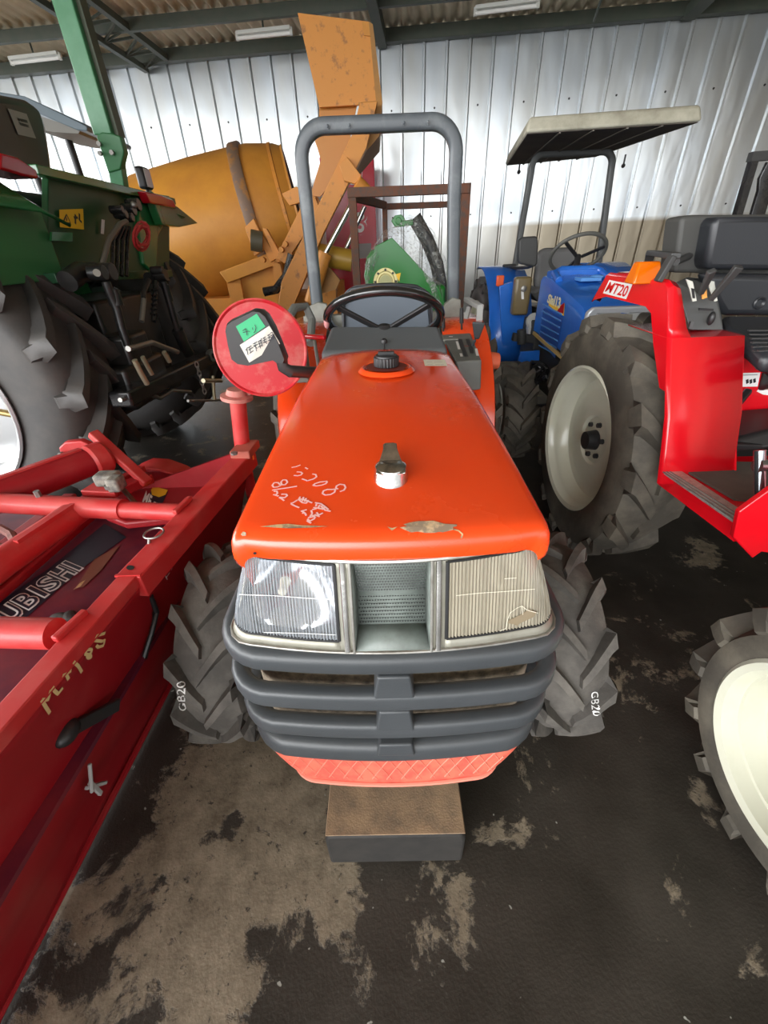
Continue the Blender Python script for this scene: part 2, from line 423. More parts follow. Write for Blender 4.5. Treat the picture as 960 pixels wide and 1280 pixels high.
w.grid([[wp(a, d, 0) for a, d in cross], [wp(a, d, WTOP) for a, d in cross]])
w.add([wp(-3, -.06, 0), wp(11.8, -.06, 0), wp(11.8, -.06, WTOP), wp(-3, -.06, WTOP)], [(0, 1, 2, 3)])
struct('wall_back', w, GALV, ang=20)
RIBM = mat('cream_rib_cap', (.72, .68, .52), .5)
# screws in the sheet
w = MB(); k = 0
s = -2.9
while s < 11.4:
    for z in (2.62, 1.55):
        p = wp(s + .055 + random.uniform(-.01, .01), .004, z); w.cyl(p, p + Wn * .012, .011, .008, 8)
    s += sp * 2
struct('trim_5', w, BLACK)
# lap seam of the sheets
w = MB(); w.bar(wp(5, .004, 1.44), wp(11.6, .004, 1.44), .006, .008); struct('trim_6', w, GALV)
# unseen wall added on the right to darken that side; the left and front stay open to the daylight
w = MB(); xs = [(-1.5 + i * .13) for i in range(70)]
w.grid([[V((5.6 + (.012 if i % 2 else -.012), y, 0)) for i, y in enumerate(xs)], [V((5.6 + (.012 if i % 2 else -.012), y, 3.3)) for i, y in enumerate(xs)]])
struct('wall_right_light_block', w, mat('brown_unseen_wall', (.30, .25, .19), .6), solid=.004)
ROOFM = mat('aged_fibre_cement', (.86, .75, .55), .85, vscale=2.2, col2=(.64, .54, .38), thr=(.35, .7), bump=.1)
STEELG = mat('dark_green_steelwork', (.065, .082, .062), .55, vscale=10, col2=(.085, .09, .07), thr=(.4, .75))
w = MB(); rows = []
NS = 520
def roofz(d): return 3.30 + .045 * d
for d in (-.35, 3.5, 7.5, 11.5):
    rows.append([wp(-4 + i * (16.4 / NS), d, roofz(d) + .022 * math.sin(i * PI / 2 + .01)) for i in range(NS)])
w.grid(rows); struct('ceiling', w, ROOFM, solid=.006, ang=80)
def purl(i, d, h=.12, wd=.05, z=None):
    w = MB(); zz = (roofz(d) - .03 - h / 2) if z is None else z
    w.bar(wp(-4, d, zz), wp(12, d, zz), wd, h); struct('trim_%d' % i, w, STEELG, bevel=.004)
purl(10, .07, .11, .10, 3.228); purl(11, .82, .10); purl(12, 1.72, .10); purl(13, 2.6, .10); purl(14, 3.6, .1)
# rafters and the lattice truss
def rafter(i, s, b=.1, h=.16, d1=7):
    w = MB(); w.bar(wp(s, .05, roofz(0) - .10), wp(s, d1, roofz(d1) - .10), b, h); struct('trim_%d' % i, w, STEELG)
rafter(20, 4.93, .10, .12); rafter(21, 8.2, .14, .09)
w = MB()
def ca(a): return wp(2.02, a, roofz(a) - .17 - .02 * a)
def cb(a): return wp(2.33, a, roofz(a) - .10)
w.bar(ca(.05), ca(5), .055, .055); w.bar(cb(.05), cb(5), .06, .06)
for k in range(14):
    a = .1 + k * .36
    w.bar(ca(a), cb(a + .18), .020, .020); w.bar(cb(a + .18), ca(a + .36), .020, .020); w.bar(ca(a), cb(a), .016, .016)
struct('trim_22', w, STEELG)
w = MB(); w.cyl(wp(-.9, .2, roofz(.2) - .14), wp(-1.2, 4, roofz(4) - .14), .012, n=8); w.cyl(wp(7.2, .2, roofz(.2) - .14), wp(6.6, 4, roofz(4) - .14), .012, n=8); struct('trim_23', w, STEELG)
# fluorescent lamps (unlit)
TUBEM = mat('white_lamp_batten', (.62, .63, .58), .4)
def lamp(px0, px1, dd, label):
    a = at(px0[0], px0[1], Z=3.14); b = at(px1[0], px1[1], Z=3.14); c = (a + b) / 2
    t = thing('fluorescent_lamp', label, 'lamp', tuple(c), 'fluorescent lamps under the roof purlins')
    m = MB(); m.bar(a + V((0, 0, .035)), b + V((0, 0, .035)), .07, .03); obj('batten', m, TUBEM, t, bevel=.004)
    m = MB(); m.cyl(a, b, .016, n=12); obj('tube', m, mat('lamp_glass', (.8, .8, .76), .2), t)
    for q in (a, b):
        m = MB(); m.box(q + V((0, 0, .012)), (.03, .03, .06)); obj('end_holder', m, TUBEM, t)
    m = MB(); m.cyl(c + V((0, 0, .05)), c + V((0, 0, roofz(1.2) - 3.14)), .01, n=8); obj('hanger', m, STEELG, t)
lamp((15, 79), (75, 72), 0, 'white unlit fluorescent lamp at the far left of the roof, left of the green post')
lamp((297, 48), (364, 41), 0, 'white unlit fluorescent lamp hanging just left of the ochre chute')
lamp((594, 17), (672, 7), 0, 'white unlit fluorescent lamp at the top right, above the blue tractor')
# ================================================================== ORANGE TRACTOR (main subject)
OT = thing('compact_tractor', 'orange compact tractor facing the camera, with dark grey bumper bars and a grey roll bar', 'tractor', (0, 1.3, 0))
# hood: rows from the front lip over the top to the rear edge
def hood_row(y, z, hw, bow, crown, skirt, er=.020):
    pts = []
    pts.append(V((-hw, y + bow, z - er - skirt)))
    for k in range(6):
        a = PI / 2 * k / 5; pts.append(V((-hw + er * (1 - math.cos(a)), y + bow, z - crown - er * (1 - math.sin(a)))))
    n = 22; x0 = -hw + er
    for k in range(1, n):
        x = x0 + (2 * (hw - er)) * k / n; q = x / hw
        pts.append(V((x, y + bow * q * q, z - crown * q * q)))
    for k in range(5, -1, -1):
        a = PI / 2 * k / 5; pts.append(V((hw - er * (1 - math.cos(a)), y + bow, z - crown - er * (1 - math.sin(a)))))
    pts.append(V((hw, y + bow, z - er - skirt)))
    return pts
def hhw(y): return .229 + (.196 - .229) * (y - .45) / .85
HR = []
for y, z, dw, sk in ((.4465, .884, -.016, 0.0), (.445, .892, -.010, 0.0), (.4455, .902, -.006, .006), (.449, .912, -.003, .02), (.456, .919, -.001, .04), (.468, .923, 0, .06), (.482, .925, 0, .10)):
    HR.append(hood_row(y, z, hhw(y) + dw, .022, .006, sk))
for k in range(1, 26):
    y = .482 + (1.296 - .482) * k / 25; t = k / 25
    z = .925 + .063 * t + .012 * math.sin(PI * t)
    HR.append(hood_row(y, z, hhw(y), .022 * (1 - t), .006 + .010 * t, .20))
HR.append(hood_row(1.304, .985, .195, 0, .016, .20)); HR.append(hood_row(1.306, .970, .192, 0, .016, .20))
HMB = MB().grid(HR)
hood = obj('hood', HMB, ORANGE, OT, ang=50)
# fuel filler recess and cap
cp = at(483, 457, Z=.992)
m = MB(); m.lathe([(.050, -.006), (.054, .0), (.060, .003), (.066, .001), (.072, -.006)], cp + V((0, 0, -.0055)), (0, 0, 1), 40)
obj('filler_rim', m, ORANGE, hood)
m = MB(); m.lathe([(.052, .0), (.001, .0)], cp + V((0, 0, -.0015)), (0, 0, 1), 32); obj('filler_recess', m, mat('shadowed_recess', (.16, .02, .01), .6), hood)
m = MB(); pr = []
for k in range(48):
    r = .030 + (.0022 if k % 2 else 0); pr.append(V((cp.x + r * math.cos(2 * PI * k / 48), cp.y + r * math.sin(2 * PI * k / 48), cp.z)))
m.prism(pr, (0, 0, .022)); m.lathe([(.028, 0), (.027, .004), (.001, .006)], cp + V((0, 0, .022)), (0, 0, 1), 32)
m.box(cp + V((0, 0, .030)), (.040, .012, .008))
obj('fuel_cap', m, BLACK, hood, bevel=.001)
# small label, latch hole at the back edge
decal('label', patch(HMB, [(529, 450), (556, 450), (559, 458), (531, 458)]), mat('cream_label', (.8, .76, .62), .6), hood, 'small cream label on hood')
m = strokes(HMB, [[(533, 453), (540, 453)], [(543, 453), (553, 453)], [(534, 456), (541, 456)], [(544, 456), (555, 456)]], .0016); decal('label_print', m, INK, hood)
# chrome ornament
oc = V((.0045, .587, .927))
m = MB(); ro = []
def orow(z, rx, ry, dy, pinch=0):
    r_ = []
    for k in range(28):
        a = 2 * PI * k / 28; r_.append(oc + V((rx * math.cos(a), dy + ry * math.sin(a), z)))
    return r_ + [r_[0]]
for z, rx, ry, dy in ((-.004, .0285, .032, .0), (.004, .0285, .032, 0), (.012, .0275, .030, .001), (.024, .0255, .0275, .002), (.030, .0245, .0265, .003), (.033, .020, .021, .004)):
    ro.append(orow(z, rx, ry, dy))
m.grid(ro); m.add(ro[-1][:-1], [tuple(range(28))])
ORN = mat('worn_chrome', (.58, .58, .56), .2, 1, vscale=60, col2=(.75, .74, .70), thr=(.4, .6))
obj('ornament_base', m, ORN, hood)
m = MB()
rws = []
for t, hw, zt, y in ((0, .0225, .031, -.022), (.15, .0235, .030, -.008), (.35, .0215, .030, .006), (.6, .0160, .036, .022), (.85, .0115, .046, .034), (1, .0115, .050, .044)):
    rws.append([oc + V((-hw, y, .028)), oc + V((-hw, y, zt)), oc + V((-hw * .5, y, zt + .002 - .006 * (1 - t))), oc + V((hw * .5, y, zt + .002 - .006 * (1 - t))), oc + V((hw, y, zt)), oc + V((hw, y, .028))])
m.grid(rws); m.add(rws[0], [(0, 1, 2, 3, 4, 5)]); m.add(rws[-1], [(0, 1, 2, 3, 4, 5)])
obj('ornament_handle', m, ORN, hood, bevel=.002, ang=30)
# hand-written marks (positions read off a zoomed crop: scale 7.385, origin 320,560)
K, OX, OY = 7.385, 320, 560
L1 = [[(330, 185), (370, 178), (412, 162)], [(455, 185), (480, 200)], [(378, 225), (415, 228), (430, 240), (415, 255), (385, 262), (350, 258)],
      [(520, 245), (552, 250), (560, 272), (530, 292), (500, 300), (480, 308)], [(478, 310), (455, 300), (425, 290)],
      [(660, 312), (590, 320), (545, 335), (528, 350), (560, 356), (610, 348), (645, 335), (660, 316)],
      [(775, 408), (812, 395), (828, 370), (815, 345), (775, 340), (745, 355), (738, 375), (760, 385)], [(735, 385), (725, 415), (690, 435), (640, 440), (615, 425), (625, 400), (660, 388), (700, 388), (735, 385)],
      [(280, 300), (292, 322), (270, 345), (240, 345), (200, 365), (165, 368), (152, 350), (170, 325), (205, 325), (225, 345)], [(240, 345), (232, 320), (250, 300), (280, 300)],
      [(150, 395), (210, 385), (300, 372), (380, 358)],
      [(165, 405), (195, 405), (200, 425), (180, 440), (160, 435)], [(180, 440), (210, 450)], [(235, 432), (280, 432), (290, 445), (265, 465), (215, 460)], [(215, 462), (240, 475), (262, 492)],
      [(410, 455), (395, 480), (430, 510), (470, 515)], [(440, 458), (430, 495)], [(465, 468), (450, 500)], [(485, 485), (465, 515)], [(390, 475), (440, 480), (520, 512)],
      [(320, 518), (345, 510), (385, 485)], [(325, 522), (360, 540), (400, 556)],
      [(415, 590), (450, 580), (470, 575)], [(430, 590), (455, 610), (465, 630)], [(440, 600), (430, 612)],
      [(545, 510), (600, 520), (640, 550), (610, 575)], [(560, 520), (555, 545)], [(590, 530), (575, 560)], [(530, 555), (570, 560), (620, 570)], [(520, 575), (560, 565)], [(600, 540), (640, 580), (690, 590)], [(640, 550), (670, 575)],
      [(510, 580), (520, 610), (500, 640)], [(480, 650), (530, 640), (560, 620)], [(475, 660), (500, 680), (545, 655)], [(520, 625), (550, 650)], [(560, 600), (580, 625), (620, 605)], [(470, 675), (510, 700)], [(540, 620), (590, 640)]]
decal('handwriting', strokes(HMB, L1, .0028, K, OX, OY), CHALK, hood, 'pale pink hand-written numbers and characters on hood')
# chips and dents
def blob(cx, cy, rx, ry, n=22, j=.25, seed=1):
    rnd = random.Random(seed); return [(cx + rx * math.cos(2 * PI * k / n) * (1 + rnd.uniform(-j, j)), cy + ry * math.sin(2 * PI * k / n) * (1 + rnd.uniform(-j, j))) for k in range(n)]
decal('paint_chip', patch(HMB, blob(537, 660, 33, 7, seed=3)), SCR, hood, 'brown chipped primer patch on hood edge')
decal('paint_chip', patch(HMB, [(484, 659), (490, 661), (497, 659), (490, 664)]), TAN, hood)
decal('paint_chip', patch(HMB, [(325, 659), (345, 656.5), (360, 655.5), (378, 657.5), (412, 658.5), (385, 660.5), (360, 661), (340, 660)]), TAN, hood, 'long tan scratch on hood edge')
decal('paint_chip', patch(HMB, blob(305, 668, 3, 2.4, seed=5)), SCR, hood)
decal('paint_chip', strokes(HMB, [[(566, 662), (573, 664), (578, 668), (576, 673)]], .0022), TAN, hood)
decal('lip_hole', patch(HMB, blob(319, 691, 2.2, 1.6, j=0)), BLACK, hood); decal('lip_hole', patch(HMB, blob(662, 689, 2.2, 1.6, j=0)), BLACK, hood)
# --- nose shell: plan-view perimeter, parameter s = distance from the centre line
def peri(s, hw, yf, bow, rc):
    fl = hw - rc; sg = 1 if s >= 0 else -1; a = abs(s)
    if a <= fl: x, y = a, 0
    elif a <= fl + rc * PI / 2: t = (a - fl) / rc; x, y = fl + rc * math.sin(t), rc * (1 - math.cos(t))
    else: x, y = hw, rc + (a - fl - rc * PI / 2)
    return V((sg * x, yf + y + bow * min(1, a / fl) ** 2, 0))
NP = [(.886, .205, .4500), (.868, .218, .4475), (.84, .226, .440), (.81, .236, .432), (.78, .245, .424), (.757, .250, .419), (.745, .255, .416), (.730, .262, .412)]
def nose(s, z, off=0):
    for i in range(len(NP) - 1):
        if NP[i][0] >= z >= NP[i + 1][0]: break
    t = (NP[i][0] - z) / (NP[i][0] - NP[i + 1][0]); hw = NP[i][1] * (1 - t) + NP[i + 1][1] * t; yf = NP[i][2] * (1 - t) + NP[i + 1][2] * t
    p = peri(s, hw + off, yf - off, .022, .045); p.z = z; return p
def npatch(s0, s1, z0, z1, ns, nz, off=0, fl=None, zf=None):
    return [[nose(s0 + (s1 - s0) * i / ns, z0 + (z1 - z0) * j / nz, off + (fl(s0 + (s1 - s0) * i / ns) if fl else 0)) for i in range(ns + 1)] for j in range(nz + 1)]
m = MB()
for s0, s1 in ((-.62, -.29), (-.078, -.058), (.058, .078), (.29, .62)): m.grid(npatch(s0, s1, .886, .730, 16, 8))
for s0, s1 in ((-.29, -.078), (.078, .29)):
    m.grid(npatch(s0, s1, .886, .874, 20, 2)); m.grid(npatch(s0, s1, .752, .730, 20, 2))
m.grid(npatch(-.058, .058, .886, .880, 8, 1))
obj('nose_panel', m, TRIMP, OT, solid=.002)
bez = lambda a, b, z, r, mt, nm: obj(nm, MB().tube([nose(a + (b - a) * i / 40, z, .002) for i in range(41)], r, 8), mt, OT)
bez(-.42, .42, .881, .0042, TRIM, 'chrome_strip'); bez(-.40, .40, .7345, .0028, TRIM, 'chrome_strip')
for s_ in (-.068, .068):
    obj('chrome_strip', MB().sweep([nose(s_, .880 - .145 * i / 10, .002) for i in range(11)], rrect(.009, .006, .0025), (1, 0, 0)), CHROME, OT)
# headlamps
REFL = mat('lamp_reflector', (.72, .74, .78), .18, 1); REFY = mat('hazy_reflector', (.42, .38, .28), .5, .35)
LENS1 = glassy('clear_fluted_lens', (.56, .60, .64), .36, .08); LENS2 = glassy('yellowed_fluted_lens', (.42, .38, .29), .66, .3)
for sg, lens, refl, lb in ((-1, LENS1, REFL, 'clear fluted headlamp on the left of the picture'), (1, LENS2, REFY, 'yellowed headlamp with a cracked lens')):
    s0, s1 = sg * .080, sg * .288
    # gasket
    g = MB()
    for zz in (.874, .7525): g.sweep([nose(s0 + (s1 - s0) * i / 24, zz, .001) for i in range(25)], rrect(.004, .005, .001), (0, 0, 1))
    g.sweep([nose(s0, .874 - .1215 * i / 8, .001) for i in range(9)], rrect(.005, .005, .001), (1, 0, 0))
    # backing bowl
    b = MB(); rows = []
    cs = sg * .165; cz = .812
    for j in range(17):
        row = []
        for i in range(31):
            ss = s0 + (s1 - s0) * i / 30; zz = .876 - .126 * j / 16
            q = ((ss - cs) / .085) ** 2 + ((zz - cz) / .058) ** 2
            dep = -.006 - .05 * max(0, 1 - q) ** .8 - .012 * math.sin(min(1, i / 5) * PI / 2) 
            row.append(nose(ss, zz, dep))
        rows.append(row)
    b.grid(rows)
    lamp_o = obj('headlamp', b, refl, OT, label=lb)
    obj('gasket', g, BLACK, lamp_o)
    rows = npatch(s0, s1, .8735, .7535, 300, 10, .002, fl=lambda s_: .0011 * math.sin(2 * PI * s_ / .0052))
    obj('lens', MB().grid(rows), lens, lamp_o, ang=80)
    c = nose(cs, cz, -.035); m = MB(); m.cyl(c, c + V((0, -.02, 0)), .009, .006, 14); m.sph(c + V((0, -.024, 0)), .007); obj('bulb', m, mat('bulb_glass', (.75, .68, .5), .1), lamp_o)
    if sg > 0:
        LM = MB().grid(npatch(s0, s1, .8735, .7535, 60, 10, .0035))
        decal('lens_hole', patch(LM, [(634, 779), (636, 775), (649, 769), (661, 761), (671, 765), (667, 771), (650, 779), (646, 782), (641, 780)], .0004), mat('inside_brown', (.24, .19, .12), .8), lamp_o)
        decal('crack', strokes(LM, [[(625, 788), (632, 785), (634, 774), (637, 766), (645, 760), (652, 757)], [(652, 757), (658, 762), (672, 766)], [(570, 744), (598, 741), (630, 739), (668, 736)], [(630, 723), (645, 722)], [(652, 757), (653, 768)]], .0009), mat('crack_white', (.8, .76, .62), .4), lamp_o)
    else:
        LM = MB().grid(npatch(s0, s1, .8735, .7535, 60, 10, .0035))
        decal('lens_line', strokes(LM, [[(300, 743), (340, 744), (380, 747), (418, 749)], [(330, 790), (375, 791), (420, 793)]], .0010), WHITE, lamp_o)
# centre recess with perforated plate
m = MB()
RZ0, RZ1, RX = .8775, .7345, .056
yf = lambda z: nose(0, z, 0).y
ybk = lambda z: yf(z) + .004 + .030 * min(1, (.8775 - z) / .07)
back = [[V((x, ybk(z), z)) for x in (-RX * .93, RX * .93)] for z in (.8775, .86, .84, .815, .79, .77, .752)]
m2 = MB().grid(back)
obj('perforated_plate', m2, mat('pale_teal_grey', (.21, .245, .225), .45, vscale=40, col2=(.15, .17, .155)), OT, solid=.002, label='grey perforated grille plate between the headlamps')
PLB = m2
holes = MB()
for r in range(19):
    for c in range(25):
        x = (c - 12 + (.5 if r % 2 else 0)) * .0041
        z = .870 - r * .0062
        if abs(x) > .050: continue
        t = (.8775 - z) / .07; y = yf(z) + .004 + .030 * min(1, t) - .0018
        n = V((0, -1, .45 if t < 1 else 0.04)).normalized(); u = V((1, 0, 0)); v = n.cross(u).normalized()
        p = V((x, y, z)) + n * .0008
        holes.add([p + u * .00125 * math.cos(a) + v * .00125 * math.sin(a) for a in [k * PI / 4 for k in range(8)]], [tuple(range(8))])
plate_o = [o for o in OT.children if o.name.startswith('perforated_plate')][0]
h = obj('perforation', holes, BLACK, plate_o, smooth=False); h['kind'] = 'stuff'
TEAL = MATS['pale_teal_grey']
m = MB(); zb = .752
y0, y1 = yf(.736) - .001, ybk(zb)
m.grid([[V((-RX * .93, y1, zb)), V((RX * .93, y1, zb))], [V((-RX * .97, y1 - .014, .745)), V((RX * .97, y1 - .014, .745))], [V((-RX, y0, .7365)), V((RX, y0, .7365))]])
obj('recess_shelf', m, TEAL, OT, solid=.002)
for sx in (-1, 1):
    m = MB(); ring = [V((sx * RX * 1.03, yf(z) - .001, z)) for z in (.880, .84, .80, .76, .7345)]
    inn = [V((sx * RX * .93, ybk(.8775), .8775)), V((sx * RX * .93, ybk(.84), .84)), V((sx * RX * .93, ybk(.80), .80)), V((sx * RX * .94, ybk(.757), .757)), V((sx * RX, y0 + .001, .7365))]
    m.grid([ring, inn]); obj('recess_side', m, TEAL, OT, solid=.002)
    m = MB().sweep([p + V((0, -.001, 0)) for p in ring], rrect(.004, .004, .001), (1, 0, 0)); obj('recess_edge', m, TRIM, OT)
m = MB().tube([V((x * RX * 1.03, yf(.735) - .001, .7345)) for x in (-1, -.5, 0, .5, 1)], .0026, 8); obj('recess_edge', m, TRIM, OT)
# --- bumper bars
def barpath(hw, yc, bow, z, back, rc=.07):
    fl = hw - rc; L = fl + rc * PI / 2 + back; n = 46
    return [peri(-L + 2 * L * i / n, hw, yc, bow, rc) + V((0, 0, z)) for i in range(n + 1)]
def bump(z, hw, yc, h, d, name='bumper_bar'):
    P = barpath(hw - d / 2, yc + d / 2, .012, z, .10)
    prof = [(a, b) for a, b in rrect(d, h, min(d, h) * .36, 4)]
    m = MB(); n = len(P); m_ = len(prof); vs = []
    for i, p in enumerate(P):
        t = (P[min(i + 1, n - 1)] - P[max(i - 1, 0)]).normalized(); o = V((t.y, -t.x, 0)); k = 1
        vs += [p + o * a + V((0, 0, 1)) * b for a, b in prof]
    fs = [(i * m_ + k, i * m_ + (k + 1) % m_, (i + 1) * m_ + (k + 1) % m_, (i + 1) * m_ + k) for i in range(n - 1) for k in range(m_)]
    fs += [tuple(range(m_)), tuple(range((n - 1) * m_, n * m_))]
    return obj(name, m.add(vs, fs), DGREY, OT)
bars = [bump(.7115, .287, .398, .044, .044), bump(.6130, .292, .402, .044, .030), bump(.5230, .290, .405, .042, .030), bump(.4400, .288, .408, .058, .050)]
for z, zt in ((.6475, .675), (.5545, .58)):
    m = MB(); m.prism([(-.034, .404, z - .022), (.034, .404, z - .022), (.026, .404, z + .036), (-.026, .404, z + .036)], (0, .05, 0)); obj('bumper_link', m, DGREY, OT, bevel=.004)
m = MB(); m.prism([(-.036, .403, .452), (.036, .403, .452), (.030, .403, .49), (-.030, .403, .49)], (0, .05, 0)); obj('bumper_link', m, DGREY, OT, bevel=.004)
# radiator screen behind the bars
m = MB(); P = barpath(.262, .462, .01, 0, .10)
m.grid([[p + V((0, 0, .735)) for p in P], [p + V((0, 0, .40)) for p in P]])
obj('radiator_screen', m, mat('tan_screen_mesh', (.42, .34, .24), .8, vscale=60, col2=(.10, .08, .06)), OT, solid=.003)
m = MB()
for zz in (.665, .57): m.tube([p + V((0, 0, zz)) + V((0, -.012, 0)) for p in P[12:-12]], .006, 6)
obj('screen_rib', m, BLACK, OT)
# lower skirt with diamond embossing
def sk(z): 
    t = (.43 - z) / .13; return .272 - .050 * t ** 2, .425 + .012 * t - .012 * t * t
rows = []
for j in range(9):
    z = .43 - .13 * j / 8; hw, y = sk(z); rows.append([p + V((0, 0, z)) for p in [peri(-(hw + .06) + 2 * (hw + .06) * i / 50, hw, y, .010, .06) for i in range(51)]])
SKM = MB().grid(rows); skirt = obj('front_skirt', SKM, PINK, OT, solid=.003)
m = MB(); 
def skp(s, z):
    hw, y = sk(z); p = peri(s, hw, y - .0022, .010, .06); p.z = z; return p
for k in range(-9, 10):
    for sg in (-1, 1):
        pts = [skp(k * .03 + sg * .04 * (i / 6 - .5), .405 - .085 * i / 6) for i in range(7) if abs(k * .03 + sg * .04 * (i / 6 - .5)) < .22]
        if len(pts) > 1: m.tube(pts, .0013, 4)
obj('diamond_embossing', m, mat('skirt_ridge', (.80, .24, .17), .5), skirt)
zz = .301; hw, y = sk(zz)
m = MB().tube([skp(-(hw + .015) + 2 * (hw + .015) * i / 40, zz) for i in range(41)], .005, 8); obj('skirt_hem', m, mat('skirt_ridge', (0, 0, 0)), skirt)
# chassis, axle, engine block (dark, mostly hidden)
IRON = mat('dark_engine_iron', (.03, .03, .028), .6)
m = MB(); m.box((0, .85, .42), (.26, .74, .24)); m.box((0, 1.0, .68), (.34, .7, .36)); m.box((0, 1.75, .5), (.34, .8, .36)); obj('engine', m, IRON, OT, bevel=.01)
m = MB(); m.bar((-.40, .87, .26), (.40, .87, .26), .08, .09); m.box((0, .87, .33), (.14, .12, .12)); obj('front_axle', m, IRON, OT, bevel=.005)
m = MB(); m.cyl((-.36, 2.2, .45), (.36, 2.2, .45), .07); obj('rear_axle', m, IRON, OT)
fw = []
for sx, a0 in ((-1, .1), (1, .25)):
    t, tm = wheel(OT, 'front_tyre', (sx * (.545 if sx < 0 else .528), .86, .268), (-sx, 0, 0), (0, -1, 0), .285, .165, .15, 13, TIRE3, mat('orange_wheel_rim', (.62, .12, .03), .5), lug=.020, lw=.024, apex=-1, ang0=a0, hubr=.02, sweep=.62)
    fw.append((t, tm))
    wheel(OT, 'rear_tyre', (sx * .52, 2.2, .45), (-sx, 0, 0), (0, -1, 0), .45, .24, .26, 16, TIRE, mat('orange_wheel_rim', (0, 0, 0)), lug=.03, lw=.03, apex=-1, hubr=.03)
decal('tyre_writing', text_px(fw[0][1], 'GB20', [(233, 889), (231, 852), (221, 852), (223, 889)]), WHITE, fw[0][0], 'white hand-written GB20')
decal('tyre_writing', text_px(fw[1][1], 'GB20', [(738, 864), (741, 894), (751, 894), (748, 864)]), WHITE, fw[1][0], 'white hand-written GB20')
# dash cowl and steering wheel
m = MB(); b = [at(398, 446, Y=1.315), at(559, 443, Y=1.315), V((.19, 1.5, .93)), V((-.19, 1.5, .93))]
m.hexa([V((-.197, 1.31, .80)), V((.197, 1.31, .80)), V((.175, 1.56, .80)), V((-.175, 1.56, .80))], [V((-.193, 1.312, .982)), V((.190, 1.312, .980)), at(549, 407, Y=1.44), at(414, 407, Y=1.44)])
cowl = obj('dash_cowl', m, mat('cowl_grey', (.085, .092, .095), .55, bump=.05, bscale=300), OT, bevel=.012)
c = V((-.001, 1.335, 1.005)); m = MB(); m.lathe([(.001, .006), (.006, .006), (.009, .002), (.010, -.004)], c, (0, -.3, 1), 16); m.cyl(c, c + V((0, -.014, -.022)), .002); obj('cowl_latch', m, BLACK, cowl)
sc = at(480, 399, Y=1.47); tl = math.radians(31)
nrm = V((0, math.sin(tl), math.cos(tl))); u = V((1, 0, 0)); v = nrm.cross(u)
R_ = .182
ring = [sc + u * R_ * math.cos(2 * PI * k / 64) + v * R_ * math.sin(2 * PI * k / 64) for k in range(64)]
m = MB().tube(ring, .0135, 12, closed=True); sw = obj('steering_wheel', m, mat('gloss_black', (.012, .012, .012), .15, coat=.5), OT)
for a in (90, 215, 325):
    a = math.radians(a) ; d = u * math.cos(a) + v * math.sin(a) * 1.0
    m = MB(); hubc = sc - nrm * .035; m.bar(hubc + d * .02, sc + d * (R_ - .006), .022, .010, nrm); obj('spoke', m, BLACK, sw, bevel=.003)
m = MB(); m.lathe([(.001, .01), (.022, .008), (.032, -.004), (.034, -.03)], sc - nrm * .03, nrm, 24); m.cyl(sc - nrm * .05, V((0, 1.40, .9)), .018); obj('steering_hub', m, BLACK, sw)
m = MB(); a = math.radians(-10); p = sc + u * R_ * math.cos(PI + .1) + v * R_ * math.sin(PI + .1); m.sph(p + V((-.004, 0, -.01)), (.009, .012, .02)); obj('grip_mark', m, mat('pale_pink_grip', (.6, .25, .25), .4), sw)
# seat
m = MB(); top = []
prof = [(-.185, .86), (-.185, 1.02), (-.165, 1.085), (-.12, 1.104), (-.04, 1.110), (.04, 1.110), (.13, 1.102), (.19, 1.08), (.215, 1.02), (.215, .86)]
m.prism([V((x, 1.98, z)) for x, z in prof], (0, .09, 0)); obj('seat_backrest', m, SLATE, OT, bevel=.02)
m = MB(); m.box((.01, 1.83, .84), (.40, .36, .09)); obj('seat_cushion', m, SLATE, OT, bevel=.03)
m = MB().tube([V((-.175, 1.975, .95)), V((-.17, 1.97, 1.05)), V((-.13, 1.965, 1.095)), V((-.04, 1.96, 1.107)), V((.06, 1.96, 1.107)), V((.14, 1.965, 1.097)), V((.19, 1.97, 1.07)), V((.205, 1.975, .95))], .008, 8); obj('seat_piping', m, VINYL, OT)
m = MB(); m.box((0, 1.82, .72), (.30, .34, .16)); obj('seat_base', m, IRON, OT)
# roll bar
YR = 2.3
pts = []
def P2(x, y): return at(x, y, Y=YR)
bl, br = P2(398, 395), P2(566, 392); tl_, tr = P2(379, 215), P2(569, 213)
ztop = P2(473, 155).z
def arc(c, r, a0, a1, n=10): return [V((c[0] + r * math.cos(a0 + (a1 - a0) * i / n), YR, c[1] + r * math.sin(a0 + (a1 - a0) * i / n))) for i in range(n + 1)]
rr = .105
pts = [V((bl.x + .0, YR, .92))] + [V((tl_.x, YR, tl_.z - .1))] + arc((tl_.x + rr, ztop - rr), rr, PI, PI / 2) + arc((tr.x - rr, ztop - rr), rr, PI / 2, 0) + [V((tr.x, YR, tr.z - .1)), V((br.x, YR, .92))]
m = MB().sweep(pts, rrect(.055, .056, .014, 3), (0, 1, 0)); rops = obj('roll_bar', m, ROPSM, OT)
for bx, by in ((410, 158), (437, 157), (505, 154), (535, 153)):
    p = at(bx, by, Y=YR - .028); m = MB(); m.cyl(p + V((0, .006, 0)), p - V((0, .007, 0)), .0085, n=8); m.sph(p - V((0, .006, 0)), .006, 8, 6); obj('bolt', m, ROPSM, rops)
for poly in ([(381, 385), (397, 378), (408, 380), (415, 398), (412, 445), (382, 445)], [(546, 442), (549, 398), (556, 380), (566, 372), (576, 375), (577, 442)]):
    obj('roll_bar_bracket', plate(poly, 2.24, .03), SAGE, OT, bevel=.004)
m = MB(); m.bar((-.40, 2.3, .93), (.36, 2.3, .93), .06, .06); obj('rear_cross_member', m, SAGE, OT)
